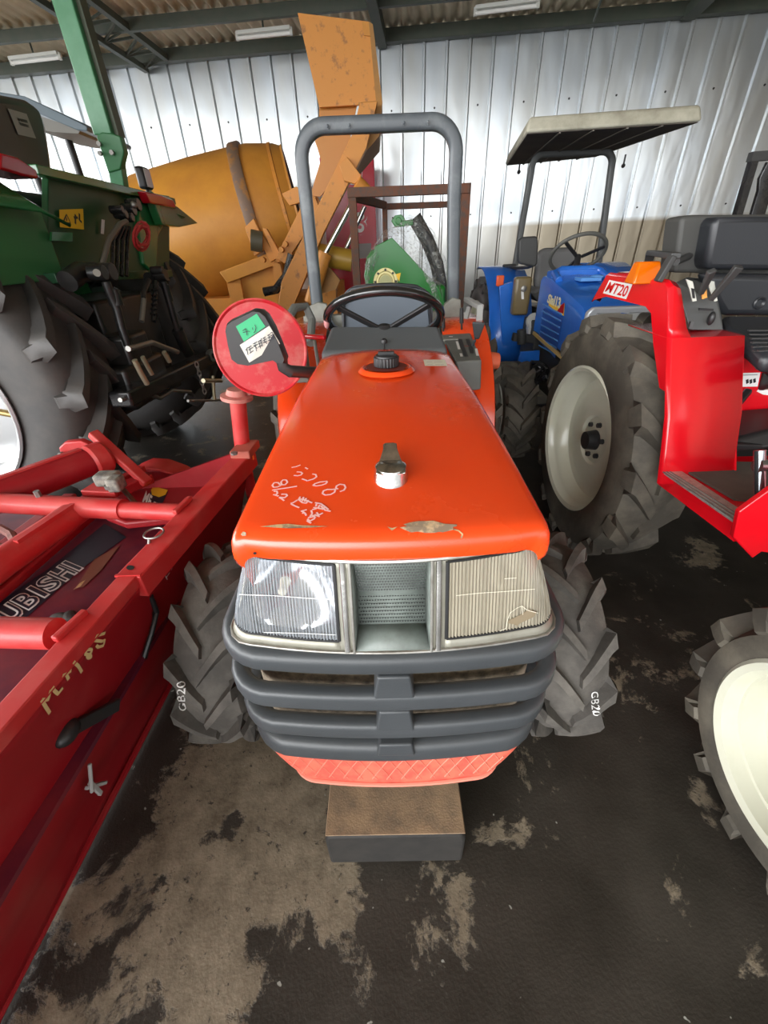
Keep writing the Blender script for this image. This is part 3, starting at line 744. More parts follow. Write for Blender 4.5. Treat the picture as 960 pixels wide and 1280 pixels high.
# left grey hoses/handles and red lever
m = MB().tube([at(362, 395, Y=1.9), at(368, 385, Y=1.95), at(382, 383, Y=2.0), at(390, 400, Y=2.0), at(388, 430, Y=1.9)], .018, 10); obj('grab_handle', m, GREYP, OT)
m = MB(); m.bar(at(378, 420, Y=1.6), at(407, 422, Y=1.55), .020, .016); obj('red_lever', m, RED, OT, bevel=.006, label='small red lever beside steering wheel')
m = MB(); m.bar(at(393, 425, Y=1.62), at(400, 470, Y=1.62), .012); m.box(at(375, 450, Y=1.68), (.06, .06, .16)); obj('lever_stand', m, SAGE, OT, bevel=.004)
# fenders
for sx in (-1, 1):
    pr = []
    for k in range(13):
        a = math.radians(200 - 100 * k / 12 - 0)
        pr.append((2.2 + .54 * math.cos(a), .45 + .50 * math.sin(a)))
    pr = [(1.62, .30)] + pr + [(2.45, .93)]
    o_ = [V((sx * .455, y, z)) for y, z in pr]; i_ = [V((sx * .26, y, z)) for y, z in pr]; lip = [V((sx * .465, y + .012, z - .03)) for y, z in pr]
    f_ = obj('fender', MB().grid([i_, o_, lip]), ORANGE, OT, solid=.006)
    m = MB(); m.prism([V((sx * .34, y, z)) for y, z in [(1.42, .30), (1.40, .5), (1.5, .72), (1.66, .74), (1.66, .30)]], (sx * .02, 0, 0)); obj('side_panel', m, ORANGE, OT)
    m = MB(); m.box((sx * .40, 1.52, .32), (.28, .5, .03)); obj('step_plate', m, IRON, OT)
m = MB(); p = at(608, 452, Y=1.98); m.cyl(p, p + V((.055, 0, -.005)), .045, .04, 24); obj('fender_lamp', m, ORANGE2, OT, bevel=.006)
# console with levers
m = MB(); q = [at(570, 452, Y=1.62), at(602, 450, Y=1.62), at(601, 487, Y=1.62), at(590, 489, Y=1.62), at(577, 474, Y=1.62)]
m.hexa([q[0] , q[1], q[2], q[3], q[4]], [at(551, 418, Y=1.98), at(588, 416, Y=1.98), at(590, 440, Y=1.98), at(580, 442, Y=1.98), at(565, 440, Y=1.98)])
cons = obj('lever_console', m, GREYP, OT, bevel=.006)
TOPM = MB().grid([[q[0], q[1]], [at(551, 418, Y=1.98), at(588, 416, Y=1.98)]])
decal('lever_slot', strokes(TOPM, [[(575, 424), (578, 434), (583, 446)]], .016), BLACK, cons)
decal('lever_slot', strokes(TOPM, [[(584, 424), (588, 433), (590, 442)]], .016), BLACK, cons)
decal('lever_slot', strokes(TOPM, [[(579, 433), (587, 433)]], .008), mat('slot_red', (.3, .03, .02), .5), cons)
decal('slot_mark', strokes(TOPM, [[(571, 427), (574, 437)], [(576, 442), (577, 446)], [(595, 436), (597, 445)], [(561, 421), (566, 421)]], .010), WHITE, cons)
m = MB(); m.cyl(at(589, 436, Y=1.8), at(594, 424, Y=1.78), .006); m.hexa([at(590, 402, Y=1.76), at(607, 403, Y=1.76), at(607, 403, Y=1.82), at(590, 402, Y=1.82)], [at(593, 424, Y=1.77), at(599, 424, Y=1.77), at(599, 424, Y=1.80), at(593, 424, Y=1.80)]); obj('shift_knob', m, DGREY, OT, bevel=.006)
m = MB(); m.bar(at(583, 374, Y=2.3), at(601, 384, Y=2.1), .03, .02); m.bar(at(600, 383, Y=2.1), at(599, 402, Y=2.05), .028, .02); m.bar(at(586, 385, Y=2.2), at(579, 412, Y=2.1), .02, .02); obj('arm_bracket', m, mat('pale_grey_metal', (.42, .43, .42), .45), OT, bevel=.003)
for x, y0_, y1_ in ((554, 398, 418), (577, 385, 412)):
    m = MB(); m.cyl(at(x, y1_, Y=2.0), at(x, y1_ - 8, Y=2.0), .004); m.cyl(at(x, y1_ - 8, Y=2.0), at(x, y0_, Y=2.0), .009, .008); obj('small_lever', m, BLACK, OT)
m = MB(); m.box(at(556, 424, Y=1.95), (.10, .12, .02)); obj('switch_plate', m, SAGE, OT)
# mirror on its arm, with two paper notes
my = 1.13
body = [(282, 412), (284, 404), (290, 399), (318, 386), (327, 387), (334, 393), (343, 409), (351, 428), (359, 449), (357, 454), (348, 453), (344, 450), (311, 457), (298, 455), (290, 449), (285, 430)]
m = MB(); f0 = [at(x, y, Y=my) for x, y in body]; cx = sum((p for p in f0), V((0, 0, 0))) / len(f0)
mid = [cx + (p - cx) * 1.0 + V((0, .012, 0)) for p in f0]; frn = [cx + (p - cx) * .94 + V((0, -.016, 0)) for p in f0]; bk = [cx + (p - cx) * .97 + V((0, .03, 0)) for p in f0]
n = len(f0); m.add(frn + f0 + mid + bk, [tuple(range(n))] + [(a * n + i, a * n + (i + 1) % n, (a + 1) * n + (i + 1) % n, (a + 1) * n + i) for a in range(3) for i in range(n)] + [tuple(range(3 * n, 4 * n))])
MIR = m; mir = obj('mirror_housing', m, mat('mirror_black', (.035, .035, .035), .35), OT, ang=60)
def note(poly, mt, nm, off): 
    return decal(nm, patch(MIR, poly, off), mt, mir)
n1 = [(295, 408), (321, 392), (332, 408), (305, 427)]; n2 = [(300, 431), (337, 407), (349, 430), (312, 453)]
note(n1, GNOTE, 'green_note', .0015); note(n2, WNOTE, 'white_note', .003)
K2, A2, B2 = 7.385, 270, 370
decal('note_writing', strokes(MIR, [[(250, 318), (282, 295)], [(252, 335), (300, 322)], [(275, 300), (290, 330), (287, 360)], [(305, 325), (314, 322)], [(340, 288), (345, 310)], [(362, 262), (374, 290), (366, 322), (352, 338)]], .0016, K2, A2, B2), INK, mir)
def shift(p, d): return [[(x + d[0], y + d[1]) for x, y in l] for l in p]
KJ = [[[(278, 500), (296, 470)], [(290, 492), (300, 540)], [(300, 475), (330, 455)], [(305, 495), (345, 470)], [(312, 470), (325, 520)], [(315, 525), (350, 500)]],
      [[(345, 440), (385, 418)], [(350, 465), (390, 440)], [(362, 425), (378, 505)], [(352, 450), (385, 480)], [(390, 420), (415, 405)], [(395, 440), (425, 425)], [(400, 420), (415, 480)], [(392, 470), (428, 452)]],
      [[(425, 385), (412, 420)], [(422, 405), (432, 460)], [(435, 390), (462, 372)], [(438, 412), (470, 392)], [(448, 385), (455, 430)], [(440, 430), (475, 412)], [(460, 415), (475, 440)]],
      [[(478, 362), (505, 348)], [(480, 385), (508, 370)], [(490, 355), (500, 410)], [(505, 340), (525, 330)], [(525, 332), (535, 395)], [(508, 365), (530, 355)], [(505, 385), (535, 372)], [(485, 410), (540, 385)]]]
decal('note_writing', strokes(MIR, [l for g in KJ for l in g], .0017, K2, A2, B2), INK, mir)
for o in mir.children:
    if o.name.startswith('note_writing'): o.location.y -= .0035
m = MB().tube([at(352, 450, Y=my + .012), at(354, 459, Y=my + .012), at(362, 464, Y=my + .015), at(378, 465, Y=my + .06), at(402, 466, Y=1.24), at(412, 468, Y=1.30)], .016, 12); obj('mirror_arm', m, mat('mirror_black', (0, 0, 0)), OT)
# ------------------------------------------------------------------ worn block on the floor
m = MB(); m.prism([(x, .385, z) for x, z in [(-.165, 0), (.152, 0), (.152, .12), (.145, .145), (.135, .15), (-.15, .15), (-.16, .145), (-.165, .12)]], (0, .24, 0))
blk = obj('support_block', m, mat('weathered_block', (.016, .015, .014), .7, vscale=30, col2=(.03, .027, .024)), None, bevel=.008, loc=(0, .5, 0))
tag(blk, 'worn dark block with a brown rough top, lying on the floor under the bumper', 'block')
m = MB(); m.prism([(x, (.388), z) for x, z in [(-.162, .149), (.149, .149), (.147, .153), (-.160, .153)]], (0, .234, 0)); obj('worn_top', m, mat('brown_grit', (.36, .24, .14), .9, vscale=14, col2=(.20, .14, .09), thr=(.4, .65), bump=.15, bscale=250), blk)
# ================================================================== RED TILLER (left foreground)
TT = thing('rotary_tiller', 'large faded red rotary tiller attachment on the floor left of the orange tractor', 'tiller', (-.9, .8, 0))
ZB = .62
A_ = V((-.612, .735, ZB)); B_ = V((-.525, 1.44, ZB)); A0_ = V((-.677, .06, ZB))
m = MB().bar(A_ - V((0, 0, .032)), B_ - V((0, 0, .032)), .062, .064); frame = obj('frame_bar', m, TRED, TT, bevel=.004)
obj('frame_rail', MB().bar(A0_ - V((0, 0, .016)), A_ + V((0, .01, 0)) - V((0, 0, .016)), .046, .032), TRED, TT, bevel=.003)
bm_top = MB().bar(A_ - V((0, 0, .032)), B_ - V((0, 0, .032)), .062, .064)
# bar details: splice plate, holes, ring pin
m = MB(); a = at(185, 738, Z=ZB); m.box((-.612, .738, ZB - .001), (.060, .006, .006)); obj('splice_weld', m, TRED, frame)
decal('pin_hole', patch(bm_top, blob(163, 710, 5, 3, j=0)), BLACK, frame)
c = at(193, 668, Z=ZB + .006); m = MB().tube([c + V((.024 * math.cos(2 * PI * k / 28), .024 * math.sin(2 * PI * k / 28), .004)) for k in range(28)], .0028, 6, closed=True); m.cyl(c + V((0, -.026, .004)), c + V((-.006, -.034, -.02)), .004); obj('ring_pin', m, STEEL, TT, label='steel ring of the linch pin')
# cross pipes running away to the left
def pipe(a, b, r, nm='cross_pipe', mt=TRED, n=20, par=TT):
    return obj(nm, MB().cyl(a, b, r, n=n), mt, par)
pa = at(60, 800, Z=.60); pipe(at(70, 792, Z=.60), at(-90, 792, Z=.60) + V((-.5, .04, 0)), .032)
m = MB(); m.bar(at(68, 800, Z=.625), at(107, 764, Z=.625), .014, .014); obj('weld_plate', m, TRED, TT, bevel=.003)
pb = pipe(at(228, 641, Z=.60), at(150, 637, Z=.60), .026); pipe(at(155, 637, Z=.60), at(-10, 628, Z=.60) + (at(-10, 628, Z=.60) - at(155, 637, Z=.60)) * .8, .032)
m = MB(); m.bar(at(218, 641, Z=.628), at(238, 622, Z=.628), .014, .014); obj('weld_plate', m, TRED, TT, bevel=.003)
# pipes parallel to the bar
pipe(at(98, 638, Z=.585), at(-10, 722, Z=.585) + V((-.08, -.3, 0)), .038, 'main_pipe', TRED)
m = MB(); m.bar(at(93, 630, Z=.62), at(20, 678, Z=.62), .014, .012); obj('pipe_rib', m, TRED, TT)
pipe(V((-1.10, 1.43, .60)), V((-1.52, .75, .60)), .050, 'gear_tube', TREDD, 28)
m = MB(); m.bar(V((-1.125, 1.41, .65)), V((-1.53, .76, .65)), .02, .014); obj('pipe_rib', m, TRED, TT)
# cast head at the end of the gear tube
m = MB(); c = V((-1.09, 1.44, .60)); m.lathe([(.001, .03), (.05, .03), (.062, .015), (.062, -.03), (.054, -.04)], c, (.45, .75, 0), 24)
m.prism([at(73, 560, Y=1.50), at(80, 553, Y=1.50), at(100, 551, Y=1.50), at(112, 556, Y=1.50), at(110, 566, Y=1.50), at(90, 572, Y=1.50), at(76, 571, Y=1.50)], (0, .03, 0))
m.bar(V((-1.12, 1.50, .68)), V((-.93, 1.42, .50)), .04, .03); obj('cast_head', m, TRED, TT, bevel=.006)
for bx, by in ((100, 563), (78, 567)):
    p = at(bx, by, Y=1.49); obj('bolt', MB().cyl(p, p - V((0, .015, 0)), .010, n=6), STEEL, TT, smooth=False)
m = MB(); m.prism([at(x, y, Z=.60) for x, y in ((103, 620), (135, 600), (150, 612), (146, 622))], (0, 0, .02)); m.bar(at(108, 630, Z=.5), at(180, 590, Z=.48), .03, .06); obj('bracket', m, TRED, TT, bevel=.004)
m = MB(); c = at(135, 598, Z=.64); m.box(c, (.07, .05, .04)); m.box(c + V((.045, -.035, 0)), (.04, .05, .045)); obj('grey_valve', m, mat('grey_casting', (.28, .26, .22), .7, vscale=30, col2=(.12, .11, .10), thr=(.4, .6)), TT, bevel=.008)
p = at(138, 610, Z=.63); obj('bolt', MB().cyl(p, p + V((0, 0, .012)), .015, n=18), STEEL, TT)
m = MB(); m.cyl(at(148, 605, Z=.60), at(172, 632, Z=.55), .008); obj('linkage_rod', m, RUST, TT)
p = at(49, 621, Z=.63); obj('bolt', MB().cyl(p, p + V((0, 0, .02)), .009, n=6), STEEL, TT, smooth=False)
# deck and ridges under the pipes
ZD = .35
dk = MB(); dk.hexa([V((-.66, .15, ZD)), V((-.64, 1.52, ZD)), V((-1.75, 1.52, ZD)), V((-1.75, .15, ZD))], [V((-.66, .15, ZD + .012)), V((-.64, 1.52, ZD + .012)), V((-1.75, 1.52, ZD + .05)), V((-1.75, .15, ZD + .05))])
DK = MB().grid([[V((-.66, .15, ZD + .012)), V((-.64, 1.52, ZD + .012))], [V((-1.75, .15, ZD + .05)), V((-1.75, 1.52, ZD + .05))]])
deck = obj('deck_plate', dk, PURP, TT)
for a, b, wd, mt in ((at(0, 742, Z=.40), at(136, 626, Z=.40), .035, TREDD), (at(0, 720, Z=.43), at(118, 622, Z=.43), .045, mat('rubbed_brown_red', (.30, .05, .03), .4)), (at(0, 688, Z=.45), at(90, 620, Z=.45), .05, TREDD)):
    m = MB(); m.bar(a + (a - b) * .3, b, wd, .03); obj('deck_ridge', m, mt, deck, bevel=.008)
decal('decal_band', patch(DK, [(-60, 800), (0, 753), (60, 712), (131, 655), (158, 672), (100, 713), (30, 775), (-20, 815), (-60, 850)], .002), INK, deck, 'dark blue band of the maker decal')
q = [(-66, 840), (107, 711), (94, 696), (-70, 822)]
def dktext(txt, q, bold, mt, off, nm, lb=None):
    uv, fs = textmesh(txt, 0, bold); vs = []
    for u, v in uv:
        x = (1 - v) * ((1 - u) * q[0][0] + u * q[1][0]) + v * ((1 - u) * q[3][0] + u * q[2][0])
        y = (1 - v) * ((1 - u) * q[0][1] + u * q[1][1]) + v * ((1 - u) * q[3][1] + u * q[2][1])
        vs.append(hit(DK, x, y, off)[0])
    o = obj(nm, MB().add(vs, fs), mt, deck, smooth=False)
    if lb: o['label'] = lb
wb = [hit(DK, *p)[0] for p in ((25, 774), (107, 710.5), (94, 696), (12, 760))]
bl, br, tl2 = wb[0], wb[1], wb[3]; tl2 = bl + (tl2 - bl) * 1.35 + (bl - br) * .08; tl2 += (bl - br) * 0; bl2 = br + (bl - br) * 1.10; tl2 += bl2 - bl; bl = bl2; dirx = (br - bl) / 5.45
for bold, mt, off in ((.06, WHITE, .003), (-.004, INK, .0045)):
    m = MB(); pos = 0.0
    # letters run from the far end back: widths in letter units
    word = 'MITSUBISHI'; wid = {'M': 1.25, 'I': .5}
    tot6 = sum(wid.get(ch, 1.0) for ch in 'UBISHI'); sc_ = (br - bl) / tot6
    x = -sum(wid.get(ch, 1.0) for ch in 'MITS')
    for ch in word:
        wch = wid.get(ch, 1.0)
        uv, fs = textmesh(ch, 0, bold); gx = .10 * (1 if bold < 0 else .35)
        if ch == 'I': gx = .14 if bold < 0 else .06
        vv = .06 if bold < 0 else 0
        m.add([bl + sc_ * (x + gx + u * (wch - 2 * gx)) + (tl2 - bl) * (vv + v * (1 - 2 * vv)) + V((0, 0, off)) for u, v in uv], fs)
        x += wch
    obj('maker_lettering', m, mt, deck, smooth=False, label='white outlined maker lettering' if bold > 0 else 'dark fill of the lettering')
# wear marks on the deck
decal('worn_patch', patch(DK, [(92, 738), (100, 730), (108, 725), (101, 734)], .003), TAN, deck)
decal('rust_scrape', patch(DK, [(95, 735), (118, 700), (150, 682), (128, 712), (104, 735)], .0024), mat('rust_scrape', (.22, .08, .05), .6), deck)
m = MB(); m.sph(at(75, 772, Z=.385), (.03, .018, .012)); m.sph(at(86, 770, Z=.385), (.018, .02, .012)); obj('clod_of_mud', m, mat('dark_mud', (.05, .045, .04), .9, bump=.5), deck)
# stepped side housing beyond the deck with yellow sticker
m = MB(); m.prism([at(x, y, Z=.42) for x, y in ((134, 652), (168, 590), (185, 586), (262, 615), (225, 655), (160, 662))], (0, 0, .03)); hs = obj('side_housing', m, TREDD, TT, bevel=.008)
HS = MB().add([at(x, y, Z=.4505) for x, y in ((120, 670), (160, 570), (290, 600), (240, 680))], [(0, 1, 2, 3)])
decal('sticker', patch(HS, [(176, 640), (192, 608), (210, 615), (197, 642)], .001), INK, hs)
decal('sticker', patch(HS, [(189, 613), (192, 608), (210, 613), (207, 619), (199, 622), (190, 619)], .002), YLAB, hs, 'yellow sun sticker')
decal('sticker_lettering', text_px(HS, 'MF', [(178, 628), (187, 636), (191, 621), (183, 614)][:4], 0, .03, .003), WHITE, hs)
decal('sticker_lettering', text_px(HS, '0308', [(190, 636), (196, 638), (199, 630), (193, 627)], 0, .02, .003), WHITE, hs)
m = MB(); 
for k in range(4): m.bar(at(178 + k * 7, 652, Z=.46), at(192 + k * 6, 660, Z=.46), .006, .01)
m = MB(); m.bar(at(152, 612, Z=.50), at(188, 596, Z=.50), .05, .04); obj('guard_rib', m, TREDD, TT, bevel=.006)
# arched guard behind
path = [at(x, y, Y=1.62) for x, y in ((166, 596), (172, 586), (186, 580), (205, 581), (228, 589), (250, 603), (268, 622), (279, 640))]
m = MB().sweep(path, rrect(.10, .012, .004), (0, 1, 0)); obj('arched_guard', m, TRED, TT)
m = MB().prism([p - V((0, 0, .008)) for p in path] + [V((path[-1].x, 1.62, .30)), V((path[0].x, 1.62, .30))], (0, .012, 0)); obj('guard_plate', m, TREDD, TT)
# rear cover curving to the floor
prof = [(-.595, .600), (-.603, .57), (-.63, .50), (-.652, .42), (-.672, .34), (-.690, .27), (-.712, .20), (-.722, .185), (-.745, .12), (-.765, .05), (-.775, .012)]
ys = [-.05 + 1.52 * k / 24 for k in range(25)]
CV = MB().grid([[V((x + (.105 * (y - .73) if y < .73 else .12 * (y - .73)) * (z / .6) * .9 + .035 * (y - .6) * (1 - z / .6) + .012 * math.sin(y * 7) * (.6 - z), y, z)) for y in ys] for x, z in prof])
cover = obj('rear_cover', CV, TREDD, TT, solid=.006)
m = MB().tube([V((-.770 + .035 * (y - .6), y, .014)) for y in ys], .010, 8); obj('cover_hem', m, TREDD, TT)
m = MB(); m.prism([V((x + .03, 1.47, z)) for x, z in prof] + [V((-1.2, 1.47, .05)), V((-1.3, 1.47, .36))], (0, .012, 0)); obj('side_plate', m, TREDD, TT)
decal('handwriting', strokes(CV, [[(175, 992), (160, 970), (143, 942)], [(143, 942), (168, 942), (182, 890)], [(182, 890), (192, 908), (206, 920), (224, 897)], [(222, 852), (236, 846), (256, 832)], [(236, 846), (246, 866)], [(264, 800), (282, 815), (296, 838)],
      [(330, 752), (314, 755), (308, 770), (328, 775), (332, 782), (322, 785), (314, 780), (330, 766), (333, 757), (330, 752)], [(384, 692), (352, 702), (346, 720), (372, 722), (382, 718), (378, 738), (358, 744), (350, 738)]], .0068, 3, 0, 560, .006), CHALKY, cover, 'yellow hand-written MT18S')
decal('grease_streak', strokes(CV, [[(190, 762), (192, 780), (186, 800), (180, 825)]], .02, off=.005), mat('grease', (.06, .012, .012), .3), cover)
m = MB(); m.bar(at(78, 918, X=-.665), at(148, 880, X=-.640), .012, .03); m.sph(at(84, 916, X=-.66), (.02, .03, .02)); obj('spring_latch', m, BLACK, TT, bevel=.003)
m = MB(); m.cyl(at(115, 990, X=-.685), at(112, 955, X=-.67), .004); m.bar(at(108, 985, X=-.69), at(132, 978, X=-.69), .010, .008); m.bar(at(112, 978, X=-.685), at(126, 992, X=-.69), .010, .008); obj('wing_nut', m, mat('pale_grey_metal', (0, 0, 0)), TT, bevel=.002)
m = MB(); m.tube([at(188, 745, X=-.62), at(196, 765, X=-.63), at(190, 790, X=-.635), at(180, 822, X=-.655)], .007, 8); obj('rubber_strap', m, BLACK, TT)
decal('paint_mark', strokes(CV, [[(204, 718), (207, 724)], [(212, 712), (214, 706)], [(205, 722), (210, 715)]], .003, off=.005), WHITE, cover)
# post with collar and big round gauge disc at the far end of the bar
e = V((-.520, 1.42, ZB))
m = MB(); m.bar(V((-.527, 1.36, ZB + .012)), V((-.518, 1.47, ZB + .012)), .072, .03); obj('end_cap', m, mat('dusty_brown_red', (.38, .09, .06), .6), TT, bevel=.004)
p = at(293, 568, Z=ZB + .03); obj('bolt', MB().cyl(p, p + V((0, 0, .008)), .012, n=6), STEEL, TT, smooth=False)
pt, pbm = at(297, 497, Y=1.45), at(303, 560, Y=1.45)
pipe(pbm, pt, .028, 'gauge_post', TRED)
pipe(at(303, 565, Y=1.47), at(316, 622, Y=1.50), .022, 'lower_post', TRED)
m = MB(); p = at(312, 572, Y=1.40); m.lathe([(.001, .004), (.016, .002), (.017, 0)], p, (.5, -1, 0), 20); obj('orange_reflector', m, mat('orange_glow', (.95, .16, .02), .4), TT)
m = MB(); c = at(296, 497, Y=1.45); ax = (pt - pbm).normalized(); m.lathe([(.001, .03), (.030, .03), (.034, .02), (.036, .012), (.055, .008), (.055, -.004), (.03, -.008)], c, ax, 28); obj('collar', m, mat('pinkish_worn_steel', (.55, .28, .22), .6, vscale=30, col2=(.45, .12, .10)), TT)
dc = at(326, 437, Y=1.45); dR = .152
nv = V((.10, -1, .10)).normalized()
m = MB(); m.lathe([(.001, .004), (dR * .4, .004), (dR * .7, .002), (dR * .93, .0), (dR * .97, .006), (dR, .004), (dR, -.006), (dR * .9, -.010), (.001, -.008)], dc, nv, 64)
disc = obj('gauge_disc', m, DUSTR, TT)
DM = MB().lathe([(.001, .0045), (dR * .7, .003), (dR * .93, .001)], dc, nv, 40)
m = MB(); m.bar(dc + V((-.03, .02, -.10)), pt + V((.02, .01, .02)), .05, .012, V((0, 1, 0))); obj('disc_bracket', m, MATS['pinkish_worn_steel'], TT, bevel=.003)
# hoses and small castings at the far left
m = MB(); 
m.tube([at(0, 660, Z=.60), at(14, 668, Z=.60), at(22, 682, Z=.60)], .012, 8); m.sph(at(4, 690, Z=.58), (.03, .03, .02)); m.tube([at(-5, 680, Z=.56), at(12, 690, Z=.56), at(8, 705, Z=.56)], .010, 8); obj('linkage_casting', m, mat('brown_casting', (.14, .05, .04), .6, vscale=40, col2=(.3, .1, .08)), TT)
# ================================================================== GREEN TRACTOR
GT = thing('utility_tractor', 'large dark green tractor on the left, seen from behind, with big black lugged tyres', 'tractor', (-2, 2.4, 0))
gt1, gtm1 = wheel(GT, 'rear_tyre', (-1.99, 1.72, .72), (0, 1, 0), (1, 0, 0), .725, .42, .395, 20, TIRE2, SILVER, mat('dark_hub', (.03, .03, .03), .4), lug=.042, lw=.042, apex=1, ang0=.02, dish=.45, hubr=.09, hubd=.10, boltr=.15, sweep=.62)
wheel(GT, 'rear_tyre', (-1.99, 3.55, .72), (0, -1, 0), (1, 0, 0), .725, .42, .395, 20, TIRE2, SILVER, MATS['dark_hub'], lug=.042, lw=.042, apex=1, ang0=.1, dish=.45, hubr=.09, sweep=.62)
m = MB(); p = V((-1.72, 1.78, .80)); m.cyl(p, p + V((0, -.09, 0)), .03, .024, 6); m.cyl(p + V((0, -.02, -.1)), p + V((.12, -.02, -.13)), .015); obj('brass_fitting', m, mat('dull_brass', (.35, .25, .10), .4, .7), GT)
XP = -1.44
GB = mat('black_drivetrain', (.012, .012, .012), .3, vscale=12, col2=(.03, .028, .026), thr=(.45, .7))
m = MB(); m.box((-2.3, 2.63, .72), (1.5, .5, .5)); m.box((-1.62, 2.63, .78), (.35, .62, .55)); obj('rear_transmission', m, GB, GT, bevel=.02)
m = MB(); m.cyl((-1.99, 1.9, .72), (-1.99, 3.4, .72), .11); obj('rear_axle', m, GB, GT)
# rear panel
m = MB(); m.prism([at(60, 222, X=XP), at(60, 350, X=XP), at(212, 345, X=XP), at(212, 245, X=XP)], (-.03, 0, 0)); obj('rear_panel', m, GREEND, GT, bevel=.004)
m = MB(); a = at(40, 212, X=XP + .03); b = at(215, 252, X=XP + .03); m.bar(a, b, .05, .035); obj('top_beam', m, GREEN, GT, bevel=.004)
m = MB(); a = at(62, 348, X=XP + .03); b = at(210, 342, X=XP + .03); m.bar(a, b, .06, .04); obj('lower_beam', m, GREEND, GT, bevel=.004)
m = MB(); m.prism([at(x, y, X=XP + .04) for x, y in ((62, 290), (88, 291), (88, 302), (62, 301))], (.01, 0, 0)); obj('small_bracket', m, GREEN, GT)
LB = MB().add([at(x, y, X=XP + .012) for x, y in ((74, 262), (104, 261), (105, 287), (75, 284))], [(0, 1, 2, 3)])
lb = obj('warning_label', LB, YLAB, GT, smooth=False, label='yellow warning label on rear panel')
PM = MB().add([at(x, y, X=XP + .012) for x, y in ((60, 240), (120, 240), (120, 300), (60, 300))], [(0, 1, 2, 3)])
decal('label_symbol', strokes(PM, [[(78, 279), (83, 268), (88, 279), (78, 279)], [(83, 272), (83, 276)]], .006), BLACK, lb)
decal('label_symbol', strokes(PM, [[(94, 268), (94, 280)], [(92, 272), (97, 272)], [(99, 267), (99, 275), (102, 278)]], .010), BLACK, lb)
decal('white_tag', MB().add([at(x, y, X=XP + .014) for x, y in ((127, 274), (131, 275), (130, 293), (126, 292))], [(0, 1, 2, 3)]), WHITE, GT)
# fenders
def gfender(pts_top, Xb, nm='fender'):
    pass
# near fender: inner drop plate + sculpted top
F1 = []
for k in range(10):
    a = math.radians(20 + 100 * k / 9); F1.append((-1.99 + .80 * math.cos(a), .70 + .78 * math.sin(a)))
m = MB(); rows = [[V((x + (.10 if i == 0 else 0), y, z - (.0 if i else .0))) for i, (x, z) in enumerate(F1)] for y in (1.66, 1.72, 1.90, 2.12)]
rows[0] = [p + V((0, 0, -.05)) for p in rows[0]]
def crossz(y): return 0
m = MB(); m.hexa([V((-1.47, 1.60, 1.16)), V((-1.42, 2.14, 1.16)), V((-1.5, 2.14, 1.16)), V((-1.55, 1.60, 1.16))], [V((-1.43, 1.60, 1.45)), V((-1.41, 2.14, 1.42)), V((-1.5, 2.14, 1.42)), V((-1.55, 1.60, 1.45))])
obj('fender_plate', m, mat('lit_green_plate', (.05, .19, .07), .25, coat=.5), GT, bevel=.006)  # reflection on the lit plate painted in as a lighter green
def fendertop(y0, y1, nm):
    m = MB(); rows = []
    for y, dz, ext in ((y0, -.03, .02), (y0 + .06, 0, .0), ((y0 + y1) / 2, .01, -.03), (y1 - .10, 0, .02), (y1, -.045, .05)):
        rows.append([V((-1.30 + ext, y, 1.395 + dz)), V((-1.35 + ext * .5, y, 1.44 + dz)), V((-1.42, y, 1.50 + dz)), V((-1.52, y, 1.56 + dz)), V((-1.75, y, 1.585 + dz)), V((-2.1, y, 1.57 + dz)), V((-2.5, y, 1.45 + dz))])
    m.grid(rows); return obj(nm, m, GREEN, GT, solid=.012)
f1 = fendertop(1.45, 2.04, 'fender')
m = MB(); m.prism([at(x, y, X=-1.35) for x, y in ((0, 190), (22, 196), (46, 212), (49, 224), (30, 220), (0, 211))], (-.12, 0, 0)); obj('tail_lamp', m, REDL, GT, bevel=.008, label='red tail lamp on the nearer fender')
# far fender and its lamp, outline read from the photograph, real depth
m = MB(); m.prism([at(x, y, X=-1.42) for x, y in ((176, 240), (190, 238), (203, 250), (224, 262), (205, 282), (198, 296), (196, 345), (180, 330), (172, 280))], (-.03, 0, 0)); obj('fender_plate', m, GREEN, GT, bevel=.01)
m = MB(); tp = [at(x, y, X=-1.36) for x, y in ((190, 240), (222, 258), (248, 279), (225, 284), (203, 281), (196, 262))]
m.prism(tp, (-.05, 0, 0)); 
m.grid([[V((-1.42, 3.05, 1.50)), V((-1.38, 3.30, 1.48)), V((-1.33, 3.55, 1.44))], [V((-1.6, 3.05, 1.58)), V((-1.6, 3.3, 1.58)), V((-1.6, 3.58, 1.53))], [V((-2.2, 3.05, 1.56)), V((-2.2, 3.3, 1.56)), V((-2.2, 3.6, 1.5))]])
obj('fender', m, GREEN, GT, bevel=.006)
m = MB(); m.prism([at(x, y, X=-1.34) for x, y in ((181, 239), (200, 243), (216, 249), (222, 261), (207, 258), (188, 254))], (-.05, 0, 0)); obj('tail_lamp', m, REDL, GT, bevel=.008, label='red tail lamp on the farther fender')
m = MB(); p = at(180, 223, X=-1.42); m.box(p + V((0, 0, .0)), (.05, .10, .11)); wl = obj('work_lamp', m, BLACK, GT, bevel=.015, label='small square LED work lamp')
m = MB(); m.box(p + V((.027, .0, .0)), (.004, .08, .09)); obj('lamp_glass', m, mat('led_glass', (.45, .45, .42), .15, .4), wl, bevel=.004)
m = MB(); m.cyl(p - V((0, 0, .05)), p - V((0, 0, .10)), .008); obj('lamp_stalk', m, BLACK, wl)
